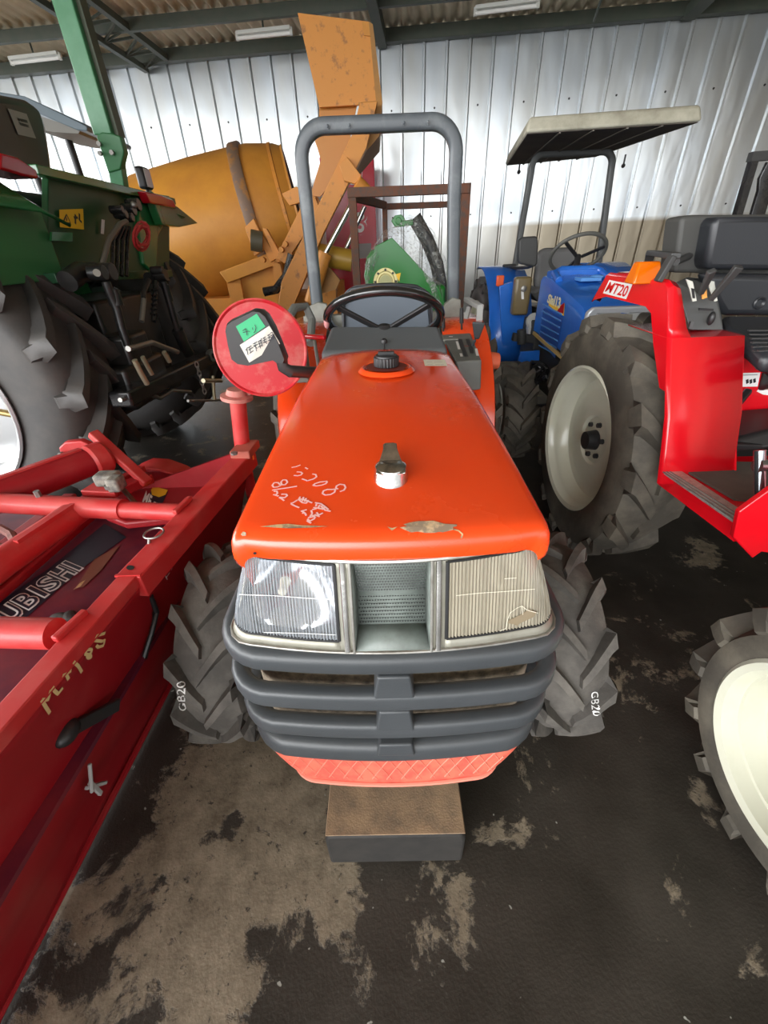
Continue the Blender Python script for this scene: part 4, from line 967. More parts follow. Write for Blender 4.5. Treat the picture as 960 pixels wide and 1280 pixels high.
# roll bar post with folding hinge
Yp = 2.98
m = MB(); m.bar(at(152, 246, Y=Yp), at(144, 195, Y=Yp), .075, .06, V((0, 1, 0))); obj('roll_bar_base', m, GREENL, GT, bevel=.006)
m = MB(); m.prism([at(x, y, Y=Yp - .04) for x, y in ((120, 170), (127, 165), (138, 166), (150, 170), (155, 190), (150, 212), (135, 216), (128, 195))], (0, .05, 0)); hg = obj('hinge_plate', m, mat('hinge_green', (.03, .16, .055), .4), GT, bevel=.006)
for x, y in ((125, 180), (126, 192), (141, 191)):
    p = at(x, y, Y=Yp - .045); obj('bolt', MB().cyl(p, p - V((0, .016, 0)), .012, n=6), STEEL, hg, smooth=False)
m = MB(); m.prism([at(x, y, Y=Yp + .05) for x, y in ((142, 170), (150, 170), (157, 192), (155, 204), (146, 206), (142, 200))], (0, .02, 0)); obj('hinge_lug', m, BLACKP, GT)
b0 = at(133, 170, Y=Yp); b1 = at(74, -25, Y=Yp); m = MB(); m.bar(b0, b0 + (b1 - b0) * 1.15, .098, .07, V((0, 1, 0))); obj('roll_bar_post', m, GREENL, GT, bevel=.006)
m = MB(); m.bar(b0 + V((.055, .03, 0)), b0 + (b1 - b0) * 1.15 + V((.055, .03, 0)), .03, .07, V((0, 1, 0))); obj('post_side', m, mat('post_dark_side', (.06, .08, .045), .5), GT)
# driver's seat seen from behind
m = MB(); m.prism([at(x, y, X=-1.62) for x, y in ((-20, 115), (5, 118), (35, 124), (52, 136), (60, 160), (66, 200), (68, 218), (20, 212), (-25, 205))], (-.09, 0, 0)); st = obj('seat_back', m, mat('seat_shell_black', (.045, .042, .038), .35), GT, bevel=.03)
SM = MB().add([at(x, y, X=-1.62 + .004) for x, y in ((-20, 100), (80, 100), (80, 230), (-20, 230))], [(0, 1, 2, 3)])
decal('seat_label', strokes(SM, [[(16, 152), (39, 158)]], .085), mat('grey_label', (.30, .29, .27), .4), st, 'small grey plate on the back of the seat')
decal('label_print', strokes(SM, [[(21, 149), (34, 152)], [(22, 154), (36, 158)]], .010), BLACK, st)
m = MB(); m.box((-1.78, 2.45, 1.38), (.5, .5, .22)); obj('seat_base', m, BLACK, GT, bevel=.02)
m = MB(); m.box((-3.3, 2.63, 1.15), (1.3, .6, .55)); m.box((-2.3, 2.63, 1.1), (.9, .8, .3)); obj('hood', m, GREEN, GT, bevel=.05)
for y in (1.95, 3.3):
    tm = tyre(MB(), (-3.7, y - .14 if y < 2.5 else y + .14, .5), (V((0, 1 if y < 2.5 else -1, 0)), V((1, 0, 0))), .5, .28, .3, 16, .03, .035, 1); ft = obj('front_tyre', tm, TIRE2, GT)
    obj('rim', MB().lathe([(.31, .01), (.29, .03), (.26, .12), (.001, .12)], (-3.7, y - .14 if y < 2.5 else y + .14, .5), (0, 1 if y < 2.5 else -1, 0), 40), SILVER, ft)
# three-point linkage
X3 = -1.22
def L3(pts, r, nm, mt=GB, n=12, X=X3):
    return obj(nm, MB().tube([at(x, y, X=X) for x, y in pts], r, n), mt, GT)
def K3(x, y, r, nm='pivot', mt=GB, X=X3):
    p = at(x, y, X=X); m = MB(); m.cyl(p - V((.03, 0, 0)), p + V((.035, 0, 0)), r, n=18); return obj(nm, m, mt, GT, bevel=.004)
L3([(84, 352), (100, 340), (120, 340), (138, 348)], .040, 'lift_arm', X=-1.3); L3([(186, 348), (200, 342), (206, 352)], .030, 'lift_arm', X=-1.3)
K3(121, 341, .030, mt=GB); K3(132, 340, .036); K3(200, 344, .030); K3(196, 338, .020)
obj('pivot_cap', MB().cyl(at(121, 341, X=X3 + .035), at(121, 341, X=X3 + .045), .014), mat('dull_bolt', (.22, .21, .18), .5, .6), GT)
L3([(132, 352), (138, 368), (146, 386), (152, 410), (160, 432)], .019, 'lift_rod'); L3([(140, 362), (146, 382)], .030, 'rod_sleeve')
L3([(204, 352), (210, 372), (218, 400), (224, 418)], .018, 'lift_rod'); L3([(222, 412), (230, 432), (236, 442)], .032, 'rod_sleeve'); L3([(206, 356), (212, 376)], .022, 'rod_sleeve')
L3([(195, 352), (193, 378), (192, 402)], .012, 'top_link', mt=BLACKP); L3([(180, 372), (177, 402)], .012, 'check_rod', mt=STEEL)
L3([(186, 350), (179, 366), (180, 376)], .012, 'hook_rod')
for y in range(6): 
    p = at(193.5 - y * .3, 362 + y * 6, X=X3 + .003); obj('screw_thread', MB().lathe([(.014, -.006), (.018, 0), (.014, .006)], p, (0, 0, 1), 14), BLACKP, GT)
L3([(160, 436), (190, 428), (200, 432), (222, 440)], .012, 'drawbar_strap', mt=STEEL, X=-1.12)
m = MB(); m.bar(at(150, 500, X=-1.2), at(272, 442, X=-1.2), .10, .07); obj('lower_link', m, BLACKP, GT, bevel=.01)
m = MB(); m.bar(at(140, 505, X=-1.35), at(215, 470, X=-1.35), .10, .12); obj('lower_link', m, BLACKP, GT, bevel=.01)
p = at(265, 444, X=-1.15); obj('link_ball', MB().lathe([(.02, -.02), (.036, -.018), (.04, 0), (.036, .018), (.02, .02)], p, (1, -.6, 0), 24), STEEL, GT)
L3([(168, 450), (176, 466), (184, 480)], .012, 'stabiliser_hook', mt=mat('gold_zinc', (.42, .38, .26), .35, .7), X=-1.1); L3([(178, 446), (190, 468)], .010, 'stabiliser_hook', mt=MATS['gold_zinc'], X=-1.1)
L3([(266, 470), (268, 500)], .010, 'drawbar_pin', mt=MATS['gold_zinc'], X=-1.0); L3([(254, 476), (276, 476)], .012, 'drawbar_pin', mt=MATS['gold_zinc'], X=-1.0)
L3([(205, 440), (212, 452)], .012, 'drawbar_pin', mt=MATS['gold_zinc'], X=-1.1); L3([(235, 501), (282, 500)], .007, 'drawbar_rod', mt=STEEL, X=-1.05)
for k in range(7):
    p = at(246 + k * 1.6, 456 + k * 5.5, X=-1.08); u_ = V((0, 1, 0)) if k % 2 else V((.7, .7, 0)); obj('chain_link', MB().tube([p + u_ * .010 * math.cos(a) + V((0, 0, 1)) * .018 * math.sin(a) for a in [q * PI / 6 for q in range(12)]], .0035, 6, closed=True), STEEL, GT)
L3([(150, 500), (185, 492), (200, 498), (215, 488), (238, 490)], .010, 'hose', mt=STEEL, X=-1.18)
m = MB(); p = at(160, 440, X=-1.3); m.box(p, (.14, .22, .18)); m.box(at(170, 475, X=-1.3), (.16, .4, .2)); obj('pto_housing', m, GB, GT, bevel=.02)
L3([(132, 350), (128, 330), (136, 300), (150, 280), (158, 277)], .012, 'hydraulic_pipe', mt=mat('dull_pipe', (.16, .15, .13), .35, .5), X=-1.28)
for k in range(4): L3([(140 + k * 6, 345), (141 + k * 6, 300), (150 + k * 4, 284)], .009, 'hydraulic_hose', X=-1.30, mt=BLACKP)
for x, y, r in ((160, 262, .028), (166, 256, .030), (150, 268, .02), (158, 272, .022), (145, 262, .018)): K3(x, y, r, 'valve_coupling', BLACKP, X=-1.34)
obj('coupling_cap', MB().sph(at(167, 256, X=-1.29), .016), STEEL, GT)
cb = MB(); rnd = random.Random(4); path = []
for k in range(70):
    t = k / 69 * 2 * PI * 5; path.append(at(177 + 9 * math.cos(t) * (1 - .2 * math.sin(t * .3)) , 295 + 15 * math.sin(t * .97 + .4) * (1 - .25 * math.cos(t * .21)), X=-1.27 + .012 * math.sin(t * 1.7)))
obj('red_cable_loop', cb.tube(path, .0055, 6), mat('red_cable', (.5, .03, .035), .4), GT, label='loop of red cable')
# ================================================================== SUNSHADE OF A FURTHER TRACTOR
m = MB(); m.hexa([V((-2.98, 4.3, 2.10)), V((-2.32, 4.3, 2.06)), V((-2.40, 5.3, 2.06)), V((-3.2, 5.3, 2.10))], [V((-2.98, 4.3, 2.2)), V((-2.32, 4.3, 2.12)), V((-2.40, 5.3, 2.12)), V((-3.2, 5.3, 2.2))])
sh = thing('tractor_sunshade', 'blue-grey sunshade roof of a tractor behind the black seat at the far left', 'sunshade', (-2.8, 4.8, 0))
m = MB(); tp = [at(x, y, Y=4.4) for x, y in ((-20, 112), (30, 120), (98, 152), (109, 158), (109, 164), (95, 162), (30, 134), (-20, 122))]
m.prism(tp, (-.1, .9, .02)); obj('canopy', m, mat('blue_grey_shade', (.11, .15, .18), .5), sh, bevel=.006)
m = MB(); m.prism([at(x, y, Y=4.45) for x, y in ((50, 145), (80, 155), (100, 164), (98, 167), (66, 165), (40, 160))], (-.1, .8, .02)); obj('canopy_lining', m, mat('grey_lining', (.22, .21, .19), .7), sh)
for x in (-3.15, -2.75):
    m = MB(); m.cyl((x, 4.9, 0), (x, 4.9, 2.12), .03); obj('post', m, BLACK, sh)
# ================================================================== RED TRACTOR (right foreground)
RT = thing('small_red_tractor', 'bright red small tractor at the right edge with cream rims and a black seat', 'tractor', (1.45, 1.5, 0))
rt1, rtm = wheel(RT, 'rear_tyre', (.82, 1.70, .500), (1, .03, 0), (-.03, -1, 0), .500, .22, .298, 14, TIRE, CREAM, BLACK, lug=.024, lw=.052, apex=-1, ang0=.12, dish=.42, hubr=.042, hubd=.045, boltr=.075, sweep=.62)
wheel(RT, 'rear_tyre', (2.08, 1.70, .515), (-1, 0, 0), (0, -1, 0), .512, .235, .298, 15, TIRE, CREAM, BLACK, lug=.034, lw=.040, apex=-1, hubr=.042)
wheel(RT, 'front_tyre', (.80, .41, .335), (1, 0, 0), (0, -1, 0), .325, .19, .205, 14, TIRE, CREAM, BLACK, lug=.030, lw=.028, apex=-1, ang0=.15, dish=.5, hubr=.035, boltr=.05)
wheel(RT, 'front_tyre', (2.10, .41, .335), (-1, 0, 0), (0, -1, 0), .325, .19, .205, 14, TIRE, CREAM, BLACK, lug=.030, lw=.028, apex=-1, dish=.5, hubr=.035)
m = MB(); m.cyl((1.0, 1.7, .53), (1.9, 1.7, .53), .07); m.box((1.45, 1.72, .5), (.3, .5, .32)); obj('rear_axle', m, IRON, RT, bevel=.01)
m = MB(); m.bar((.98, .41, .335), (1.92, .41, .335), .08, .09); m.box((1.45, .8, .45), (.22, .9, .22)); obj('front_axle', m, IRON, RT)
m = MB(); m.hexa([V((1.27, .02, .50)), V((1.63, .02, .50)), V((1.66, .85, .55)), V((1.24, .85, .55))], [V((1.29, .04, .88)), V((1.61, .04, .88)), V((1.64, .85, .98)), V((1.26, .85, .98))]); obj('hood', m, RED, RT, bevel=.03)
PF = [(1.904, 1.026), (1.824, 1.124), (1.44, 1.124), (1.416, 1.11), (1.36, 1.01), (1.272, 0.8436), (1.236, 0.778), (1.2, 0.682), (1.164, 0.582)]
XO, XI = .858, 1.088
PG = PF[:5] + [(1.345, .985)]; PH = [(1.60, .986), (1.3445, .984)] + PF[5:]
def xi_(y): return .892 if y > 1.40 else .912 if y > 1.35 else .925
m = MB(); m.grid([[V((XO, y, z)) for y, z in PG], [V((XO + .012, y - (.008 if y < 1.44 else 0), z + (.008 if y > 1.36 else 0))) for y, z in PG], [V((xi_(y), y - (.008 if y < 1.44 else 0), z)) for y, z in PG]])
m.grid([[V((XO, y, z)) for y, z in PH], [V((XO + .012, y - .008, z)) for y, z in PH], [V((XI, y - .004, z)) for y, z in PH]])
fd = obj('fender', m, RED, RT, solid=.004, ang=28)
SD = [(1.904, 1.03), (1.824, 1.124), (1.44, 1.124), (1.416, 1.11), (1.36, 1.01), (1.272, 0.8436), (1.304, 0.846), (1.398, 0.95), (1.464, 1.038), (1.506, 1.053), (1.792, 1.055)]
m = MB().prism([V((XO, y, z)) for y, z in SD], (.006, 0, 0)); obj('fender_lip', m, RED, RT)
m = MB().prism([V((XI, y, z)) for y, z in [(1.75, .97), (1.345, .982), (1.272, .8436), (1.236, .778), (1.2, .682), (1.164, .62), (1.3, .61), (1.6, .61)]], (.006, 0, 0)); obj('fender_inner_plate', m, RED, RT)
FLM = MB().add([V((XO - .001, y, z)) for y, z in SD], [tuple(range(len(SD)))])
FL2 = MB().add([V((XO - .001, 2.1, .9)), V((XO - .001, 1.2, .9)), V((XO - .001, 1.2, 1.3)), V((XO - .001, 2.1, 1.3))], [(0, 1, 2, 3)])
decal('model_badge', patch(FL2, [(761.8, 350), (791, 355.5), (783, 374), (754, 366.5)], .001), WHITE, fd, 'white model badge MT20')
decal('badge_lettering', text_px(FL2, 'MT20', [(756.5, 364.5), (782.5, 371.5), (788.5, 357.5), (763.5, 352)], 0, .02, .003), RED, fd)
# lamp on the fender, grab handle
lc = at(804, 349, Y=1.544)
m = MB(); m.hexa([lc + V((-.045, -.03, -.012)), lc + V((.05, -.03, -.012)), lc + V((.05, .035, -.012)), lc + V((-.045, .035, -.012))], [lc + V((-.032, -.012, .05)), lc + V((.036, -.012, .05)), lc + V((.036, .025, .05)), lc + V((-.032, .025, .05))]); obj('indicator_lamp', m, AMBER, RT, bevel=.006, label='amber indicator lamp on the fender')
m = MB(); p = [at(822, 352, Y=1.44), at(841, 320, Y=1.44), at(813, 316, Y=1.72), at(808, 345, Y=1.8)]
m.bar(p[0], p[1], .028, .016); m.bar(p[1] + V((.01, 0, 0)), p[2], .028, .016); m.bar(p[2], p[3], .028, .016); obj('grab_handle', m, mat('charcoal_metal', (.045, .046, .045), .5), RT, bevel=.003)
m = MB(); m.tube([at(845, 327, Y=1.56), at(862, 320, Y=1.68), at(880, 318, Y=1.76)], .012, 8); m.tube([at(780, 352, Y=1.84), at(830, 335, Y=1.84), at(870, 326, Y=1.84)], .010, 8); obj('rear_rail', m, MATS['charcoal_metal'], RT)
m = MB(); m.prism([at(x, y, Y=1.76) for x, y in ((772, 350), (782, 341), (800, 340), (805, 352))], (0, .06, 0)); obj('rear_lamp', m, REDL, RT, bevel=.004)
# console
m = MB(); m.hexa([at(862, 413, Y=1.416), at(904, 413, Y=1.432), at(904, 400, Y=1.68), at(870, 398, Y=1.68)], [at(844, 352, Y=1.488), at(897, 377, Y=1.464), at(893, 350, Y=1.72), at(858, 346, Y=1.76)]); cs_ = obj('lever_console', m, mat('console_grey', (.10, .105, .105), .5), RT, bevel=.006)
CT = MB().add([at(x, y, Y=1.448) for x, y in ((840, 340), (910, 340), (910, 420), (840, 420))], [(0, 1, 2, 3)])
off_ = V((0, -.0, 0))
def cdec(nm, poly, mt, yy=1.412, th=.004):
    m = MB().prism([at(x, y, Y=yy) for x, y in poly], (0, th, 0)); return obj(nm, m, mt, cs_)
cdec('gate_plate', [(858, 349), (866, 352), (871, 376), (866, 377), (862, 360)], WNOTE); cdec('gate_plate', [(885, 350), (893, 352), (897, 376), (893, 377), (887, 360)], WNOTE)
cdec('gate_slot', [(864, 360), (868, 361), (869, 373), (866, 373)], BLACK, 1.4104); cdec('orange_gate', [(877, 358), (883, 355), (884, 372), (878, 374)], mat('orange_glow2', (.8, .35, .08), .4))
cdec('gate_slot', [(874, 385), (892, 386), (892, 389), (874, 388)], BLACK)
for a, b_, w0 in (((888, 375), (924, 333), .020), ((876, 368), (890, 338), .018)):
    m = MB(); A0 = at(*a, Y=1.408); B0 = at(*b_, Y=1.36); m.bar(A0, B0, w0 * .8, .010, V((0, 1, 0)), w0 * 1.25); obj('control_lever', m, MATS['charcoal_metal'], RT, bevel=.003)
m = MB(); m.sph(at(889, 398, Y=1.408), (.010, .012, .020)); obj('rubber_knob', m, BLACK, RT)
m = MB(); m.prism([at(x, y, Y=1.412) for x, y in ((864, 402), (868, 402), (865, 411), (861, 411))], (0, .006, 0)); obj('corner_highlight_trim', m, MATS['console_grey'], cs_)
# seat: thick padded back, cushion with mat
sb = [(868, 270), (884, 267), (930, 267), (985, 266), (1000, 300), (995, 345), (985, 352), (884, 342), (858, 342), (862, 310)]
m = MB(); f = [at(x, y, Y=1.616) for x, y in sb]; m.prism([p + V((-.01, .05, 0)) for p in f], (.0, .10, .0)); seat_b = obj('seat_backrest', m, mat('charcoal_vinyl', (.06, .06, .056), .6), RT, bevel=.03)
m = MB(); f = [at(x, y, Y=1.6) for x, y in ((893, 275), (900, 271), (984, 270), (992, 300), (988, 338), (884, 337), (883, 325))]; m.prism(f, (0, .08, 0)); obj('back_pad', m, VINYL, seat_b, bevel=.028)
m = MB(); m.prism([at(x, y, Y=1.584) for x, y in ((880, 342), (990, 343), (990, 395), (905, 395), (896, 380))], (0, .06, 0)); obj('lumbar_pad', m, VINYL, seat_b, bevel=.02)
m = MB(); c = at(950, 379, Y=1.58); m.lathe([(.001, -.004), (.010, -.004), (.016, .002), (.020, -.001)], c, (0, -1, 0), 20); obj('seat_button', m, VINYL, seat_b)
m = MB(); cu = [at(900, 400, Y=1.56), at(1000, 400, Y=1.56), at(1000, 452, Y=1.264), at(955, 452, Y=1.264), at(938, 435, Y=1.328), at(908, 412, Y=1.424)]
m.prism([p - V((0, 0, .04)) for p in cu], (0, 0, .055)); cus = obj('seat_cushion', m, VINYL, RT, bevel=.02)
c0, c1, c2 = at(945, 418, Y=1.408), at(1000, 418, Y=1.408), at(948, 440, Y=1.296)
CUM = MB().prism([p - V((0, 0, .04)) for p in cu], (0, 0, .055))
for i in range(7):
    for j in range(6):
        h = hit(CUM, 938 + i * 6 + j * 1.4, 414 + j * 5)
        if h: obj('seat_rib', MB().box(h[0] + V((0, 0, .001)), (.016, .009, .004)), mat('seat_rib_grey', (.05, .05, .05), .45), cus, smooth=False)
m = MB(); m.hexa([at(945, 462, Y=1.312), at(1010, 462, Y=1.312), at(1010, 440, Y=1.52), at(925, 430, Y=1.52)], [at(938, 447, Y=1.312), at(1010, 447, Y=1.312), at(1010, 420, Y=1.52), at(915, 420, Y=1.52)]); obj('seat_pan', m, BLACK, RT)
# red body under the seat with label
m = MB(); m.prism([at(x, y, Y=1.424) for x, y in ((898, 425), (1010, 440), (1010, 560), (905, 560))], (0, .3, 0)); bd = obj('body_cover', m, RED, RT)
BD = MB().add([at(x, y, Y=1.424) for x, y in ((890, 400), (1010, 400), (1010, 600), (890, 600))], [(0, 1, 2, 3)])
decal('instruction_label', patch(BD, [(912, 466.5), (950, 465.5), (946.5, 483), (911.5, 483.5)], .002), WHITE, bd, 'white instruction label below the seat')
decal('label_print', strokes(BD, [[(933, 474), (933.6, 479)], [(937.5, 474), (938, 479)], [(942, 473), (942.5, 478)]], .008), BLACK, bd)
decal('label_print', strokes(BD, [[(918, 469), (946, 468)], [(914, 473), (928, 473)], [(914, 476), (926, 476)], [(914, 479), (922, 479)]], .003), mat('grey_print', (.3, .3, .3), .5), bd)
for o in bd.children:
    if o.name.startswith('label_print'): o.location.y -= .002
decal('gear_label', strokes(BD, [[(948, 486), (956, 490), (966, 491)]], .018), WHITE, bd)
m = MB(); m.cyl(at(952, 477, Y=1.416), at(965, 474, Y=1.416), .03, n=12); obj('round_hole', m, BLACK, RT)
m = MB(); m.bar(at(914, 514, Y=1.344), at(936, 488, Y=1.392), .022, .022); obj('gear_lever', m, BLACK, RT, bevel=.006)
decal('gear_letters', text_px(BD, 'H', [(911, 511), (917, 511), (916, 505), (911, 505)], 0, .03, .004), WHITE, bd); decal('gear_letters', text_px(BD, 'L', [(911, 528), (917, 528), (917, 522), (911, 522)], 0, .03, .004), WHITE, bd)
m = MB(); m.hexa([at(909, 566, Y=1.264), at(1010, 556, Y=1.216), at(1010, 550, Y=1.416), at(912, 545, Y=1.416)], [at(916, 550, Y=1.28), at(1010, 525, Y=1.264), at(1010, 505, Y=1.416), at(918, 512, Y=1.416)]); obj('pedal_box', m, BLACK, RT, bevel=.012)
m = MB(); m.prism([at(x, y, Y=1.248) for x, y in ((905, 568), (908, 560), (918, 549), (922, 556), (955, 556), (955, 562), (925, 563))], (0, .04, 0)); obj('pedal', m, BLACK, RT, bevel=.004)
# foot deck, silver tread strip, front apron
ZF = .61
A1, A2 = at(830, 586, Z=ZF), at(930, 652, Z=ZF)
m = MB(); m.hexa([V((A1.x, A1.y, .585)), V((A2.x, A2.y, .585)), V((1.8, A2.y, .585)), V((1.8, 1.28, .585)), V((XI, 1.28, .585)), V((A1.x, 1.2, .585))], [V((A1.x, A1.y, ZF)), V((A2.x, A2.y, ZF)), V((1.8, A2.y, ZF)), V((1.8, 1.28, ZF)), V((XI, 1.28, ZF)), V((A1.x, 1.2, ZF))]); obj('foot_deck', m, RED, RT)
m = MB(); m.prism([at(853, 588, Z=ZF + .001), at(908, 588, Z=ZF + .001), at(920, 579, Z=ZF + .001), at(1000, 580, Z=ZF + .001), at(1000, 632, Z=ZF + .001), at(918, 626, Z=ZF + .001)], (0, 0, .006)); obj('rubber_mat', m, mat('grey_rubber_mat', (.075, .07, .062), .75, vscale=12, col2=(.11, .10, .085)), RT)
m = MB(); m.prism([at(832, 583, Z=ZF + .002), at(837, 582, Z=ZF + .002), at(931, 644, Z=ZF + .002), at(918, 655, Z=ZF + .002), at(828, 592, Z=ZF + .002)], (0, 0, .008)); ts = obj('tread_strip', m, mat('scuffed_aluminium', (.62, .61, .57), .4, .6, vscale=60, col2=(.42, .41, .37), thr=(.4, .65)), RT, bevel=.002, label='silver ribbed tread strip')
m = MB()
for t in (.25, .5, .75):
    a = at(832 + (828 - 832) * t, 583 + 9 * t, Z=ZF + .0105); b = at(931 - 13 * t, 644 + 11 * t, Z=ZF + .0105); m = MB(); m.bar(a, b, .004, .002); obj('tread_groove', m, mat('groove_grey', (.2, .2, .19), .6), ts)
m = MB(); m.prism([at(825, 588, X=0.9), at(822, 605, X=0.8944), at(917, 677, X=0.908), at(920, 655, X=0.92)], (.02, 0, 0)); obj('deck_skirt', m, RED, RT)
m = MB(); m.prism([at(x, y, Y=0.848) for x, y in ((917, 672), (924, 640), (960, 614), (1020, 570), (1020, 700), (952, 690), (941, 698))], (0, .015, 0)); obj('front_apron', m, RED, RT, bevel=.003)
m = MB(); m.cyl(at(950, 632, Y=0.904), at(950, 563, Y=0.96), .013); m.cyl(at(946, 582, Y=0.944), at(954, 582, Y=0.944), .018); obj('steering_post', m, mat('dark_chrome', (.3, .31, .33), .2, .9), RT)
# ================================================================== BLUE TRACTOR
BT = thing('blue_tractor', 'blue compact tractor with a cream-edged sunshade, parked behind the red tractor', 'tractor', (1.25, 3.1, 0))
wheel(BT, 'front_tyre', (.715, 2.66, .305), (1, 0, 0), (0, -1, 0), .305, .19, .17, 14, TIRE, mat('grimy_white_rim', (.35, .34, .30), .5), BLACK, lug=.026, lw=.030, apex=-1, ang0=.1, dish=.4)
wheel(BT, 'front_tyre', (1.75, 2.66, .305), (-1, 0, 0), (0, -1, 0), .305, .19, .17, 14, TIRE, MATS['grimy_white_rim'], BLACK, lug=.026, lw=.030, apex=-1)
wheel(BT, 'rear_tyre', (.80, 3.95, .50), (1, 0, 0), (0, -1, 0), .50, .26, .31, 16, TIRE2, CREAM, BLACK, lug=.03, lw=.035, apex=-1, dish=.4)
wheel(BT, 'rear_tyre', (1.95, 3.95, .50), (-1, 0, 0), (0, -1, 0), .50, .26, .31, 16, TIRE2, CREAM, BLACK, lug=.03, lw=.035, apex=-1)
m = MB(); m.box((1.22, 3.0, .48), (.26, 1.0, .26)); m.bar((.9, 2.66, .3), (1.6, 2.66, .3), .07); m.box((1.3, 3.8, .5), (.5, .5, .3)); obj('chassis', m, IRON, BT, bevel=.01)
xl, xr = 1.035, 1.40
def HB(y, z, d=0): return V((xl + d, y, z))
side = [(2.34, .68), (2.34, .90), (2.40, .945), (2.60, .985), (2.95, 1.045), (3.10, 1.05), (3.10, .72)]
m = MB(); L = len(side)
rows = []
for x, dz, k in ((xl, -.03, 0), (xl + .012, -.008, 0), (xl + .04, 0, 0), ((xl + xr) / 2, .012, -.02), (xr - .04, 0, 0), (xr - .012, -.008, 0), (xr, -.03, 0)):
    rows.append([V((x, y + (k if y < 2.5 else 0), z + (dz if z > .8 else 0))) for y, z in side])
m.grid(rows); m.add(rows[0], [tuple(range(L))]); m.add(rows[-1], [tuple(range(L))])
bh = obj('hood', m, BLUE, BT, ang=30)
m = MB(); m.tube([V((xl + .03, 2.86, 1.035)), V((xl + .035, 2.97, 1.066)), V((xl + .08, 3.0, 1.082)), V((xr - .08, 3.0, 1.082)), V((xr - .035, 2.97, 1.066)), V((xr - .03, 2.86, 1.035))], .022, 10); m.prism([V((xl + .02, 2.97, 1.03)), V((xr - .02, 2.97, 1.03)), V((xr - .02, 2.97, 1.085)), V((xl + .02, 2.97, 1.085))], (0, .1, -.01)); obj('cowl_collar', m, BLUE, bh, bevel=.01)
m = MB(); m.box((1.21, 2.80, 1.042), (.12, .10, .02)); m.sph((1.27, 2.82, 1.05), (.04, .03, .012)); obj('hood_vent', m, mat('pale_blue_trim', (.10, .30, .70), .25), bh, bevel=.004)
SB = MB().add([V((xl - .001, y, z)) for y, z in ((2.3, .5), (3.3, .5), (3.3, 1.2), (2.3, 1.2))], [(0, 1, 2, 3)])
for k in range(7):
    y = 384 + k * 8.6
    a = at(678.5 - k * .8, y - 4, X=xl - .002); b = at(702.5 - k * 1.4, y + 9 - .3 * k, X=xl - .002); m = MB(); m.bar(a, b, .006, .008); obj('side_louvre', m, mat('pale_blue_trim', (0, 0, 0)), bh, bevel=.001)
decal('louvre_panel', patch(SB, [(680, 385), (704, 397), (694, 448), (673, 425)], .0008), mat('deep_blue', (.012, .075, .36), .35), bh)
decal('badge_stripe', patch(SB, [(686, 376), (700, 385), (706, 379), (705, 395), (686, 382)], .001), YLAB, bh, 'yellow stripe of the badge'); decal('badge_stripe', patch(SB, [(700, 383), (706, 378), (704.5, 392), (697, 389)], .002), REDL, bh, 'red stripe of the badge')
decal('badge_lettering', text_px(SB, 'Sial13', [(684, 378), (701, 387), (702, 372), (686, 367)], .2, .05, .003), mat('cream_print', (.8, .74, .5), .5), bh)
m = MB(); m.bar(V((xl - .004, 3.08, .705)), V((xl - .004, 2.36, .655)), .012, .02); obj('gold_line', m, mat('gold_stripe', (.6, .42, .15), .4), bh)
# nose panel with twin lamps
m = MB(); nz = [V((xl + .005, 2.335, .76)), V((xl + .005, 2.335, .925)), V((xl + .03, 2.325, .95)), V((xr - .03, 2.325, .95)), V((xr - .005, 2.335, .925)), V((xr - .005, 2.335, .76))]
m.prism(nz, (0, .03, 0)); np_ = obj('nose_panel', m, mat('silver_nose', (.42, .44, .47), .35, .3), BT, bevel=.012)
for x0 in (1.075, 1.24):
    m = MB(); m.prism([V((x0, 2.320, .865)), V((x0 + .01, 2.320, .92)), V((x0 + .125, 2.320, .92)), V((x0 + .13, 2.320, .865))], (0, .01, 0)); hl = obj('headlamp', m, mat('nose_lamp', (.55, .56, .55), .15, .6), BT, bevel=.004)
    m = MB().tube([V((x0, 2.318, .865)), V((x0 + .01, 2.318, .92)), V((x0 + .125, 2.318, .92)), V((x0 + .13, 2.318, .865))], .003, 6, closed=True); obj('lamp_rim', m, mat('rim_grey', (.25, .26, .27), .4), hl)
m = MB(); m.box(((xl + xr) / 2, 2.36, .66), (xr - xl - .02, .05, .18)); obj('front_grille', m, BLACK, BT)
# engine clutter, step, fender
m = MB(); m.box((1.12, 3.22, .62), (.16, .30, .3)); obj('gearbox', m, IRON, BT, bevel=.01)
m = MB(); p = at(668, 401, Y=3.2); m.lathe([(.001, .01), (.05, .008), (.055, 0), (.055, -.02)], p, (0, -1, .5), 24); obj('battery_cap', m, mat('pale_grey_metal', (0, 0, 0)), BT)
m = MB(); m.box(at(665, 413, Y=3.2), (.07, .06, .06)); obj('battery_label', m, mat('pale_grey_metal', (0, 0, 0)), BT)
m = MB(); m.bar(at(641, 421, Y=3.1), at(672, 424, Y=3.1), .05, .05); m.cyl(at(652, 412, Y=3.05), at(652, 430, Y=3.05), .03); obj('hydraulic_valve', m, IRON, BT, bevel=.004)
m = MB(); m.prism([at(x, y, Z=.47) for x, y in ((647, 452), (655, 436), (659, 432), (676, 432), (674, 452))], (0, 0, .02)); m.prism([at(x, y, Y=2.98) for x, y in ((646, 455), (651, 440), (675, 438), (674, 455))], (0, .02, 0)); obj('step', m, BLUE, BT, bevel=.004)
fpoly = [(624, 358), (641, 352), (655, 380), (660, 440), (646, 452), (628, 448), (627, 410)]
m = MB(); m.prism([at(x, y, Y=3.38) for x, y in fpoly], (0, .03, 0)); obj('fender', m, BLUE, BT, bevel=.006)
m = MB(); rows = []
for k in range(11):
    a = math.radians(185 - 110 * k / 10); rows.append((3.95 + .57 * math.cos(a), .50 + .57 * math.sin(a)))
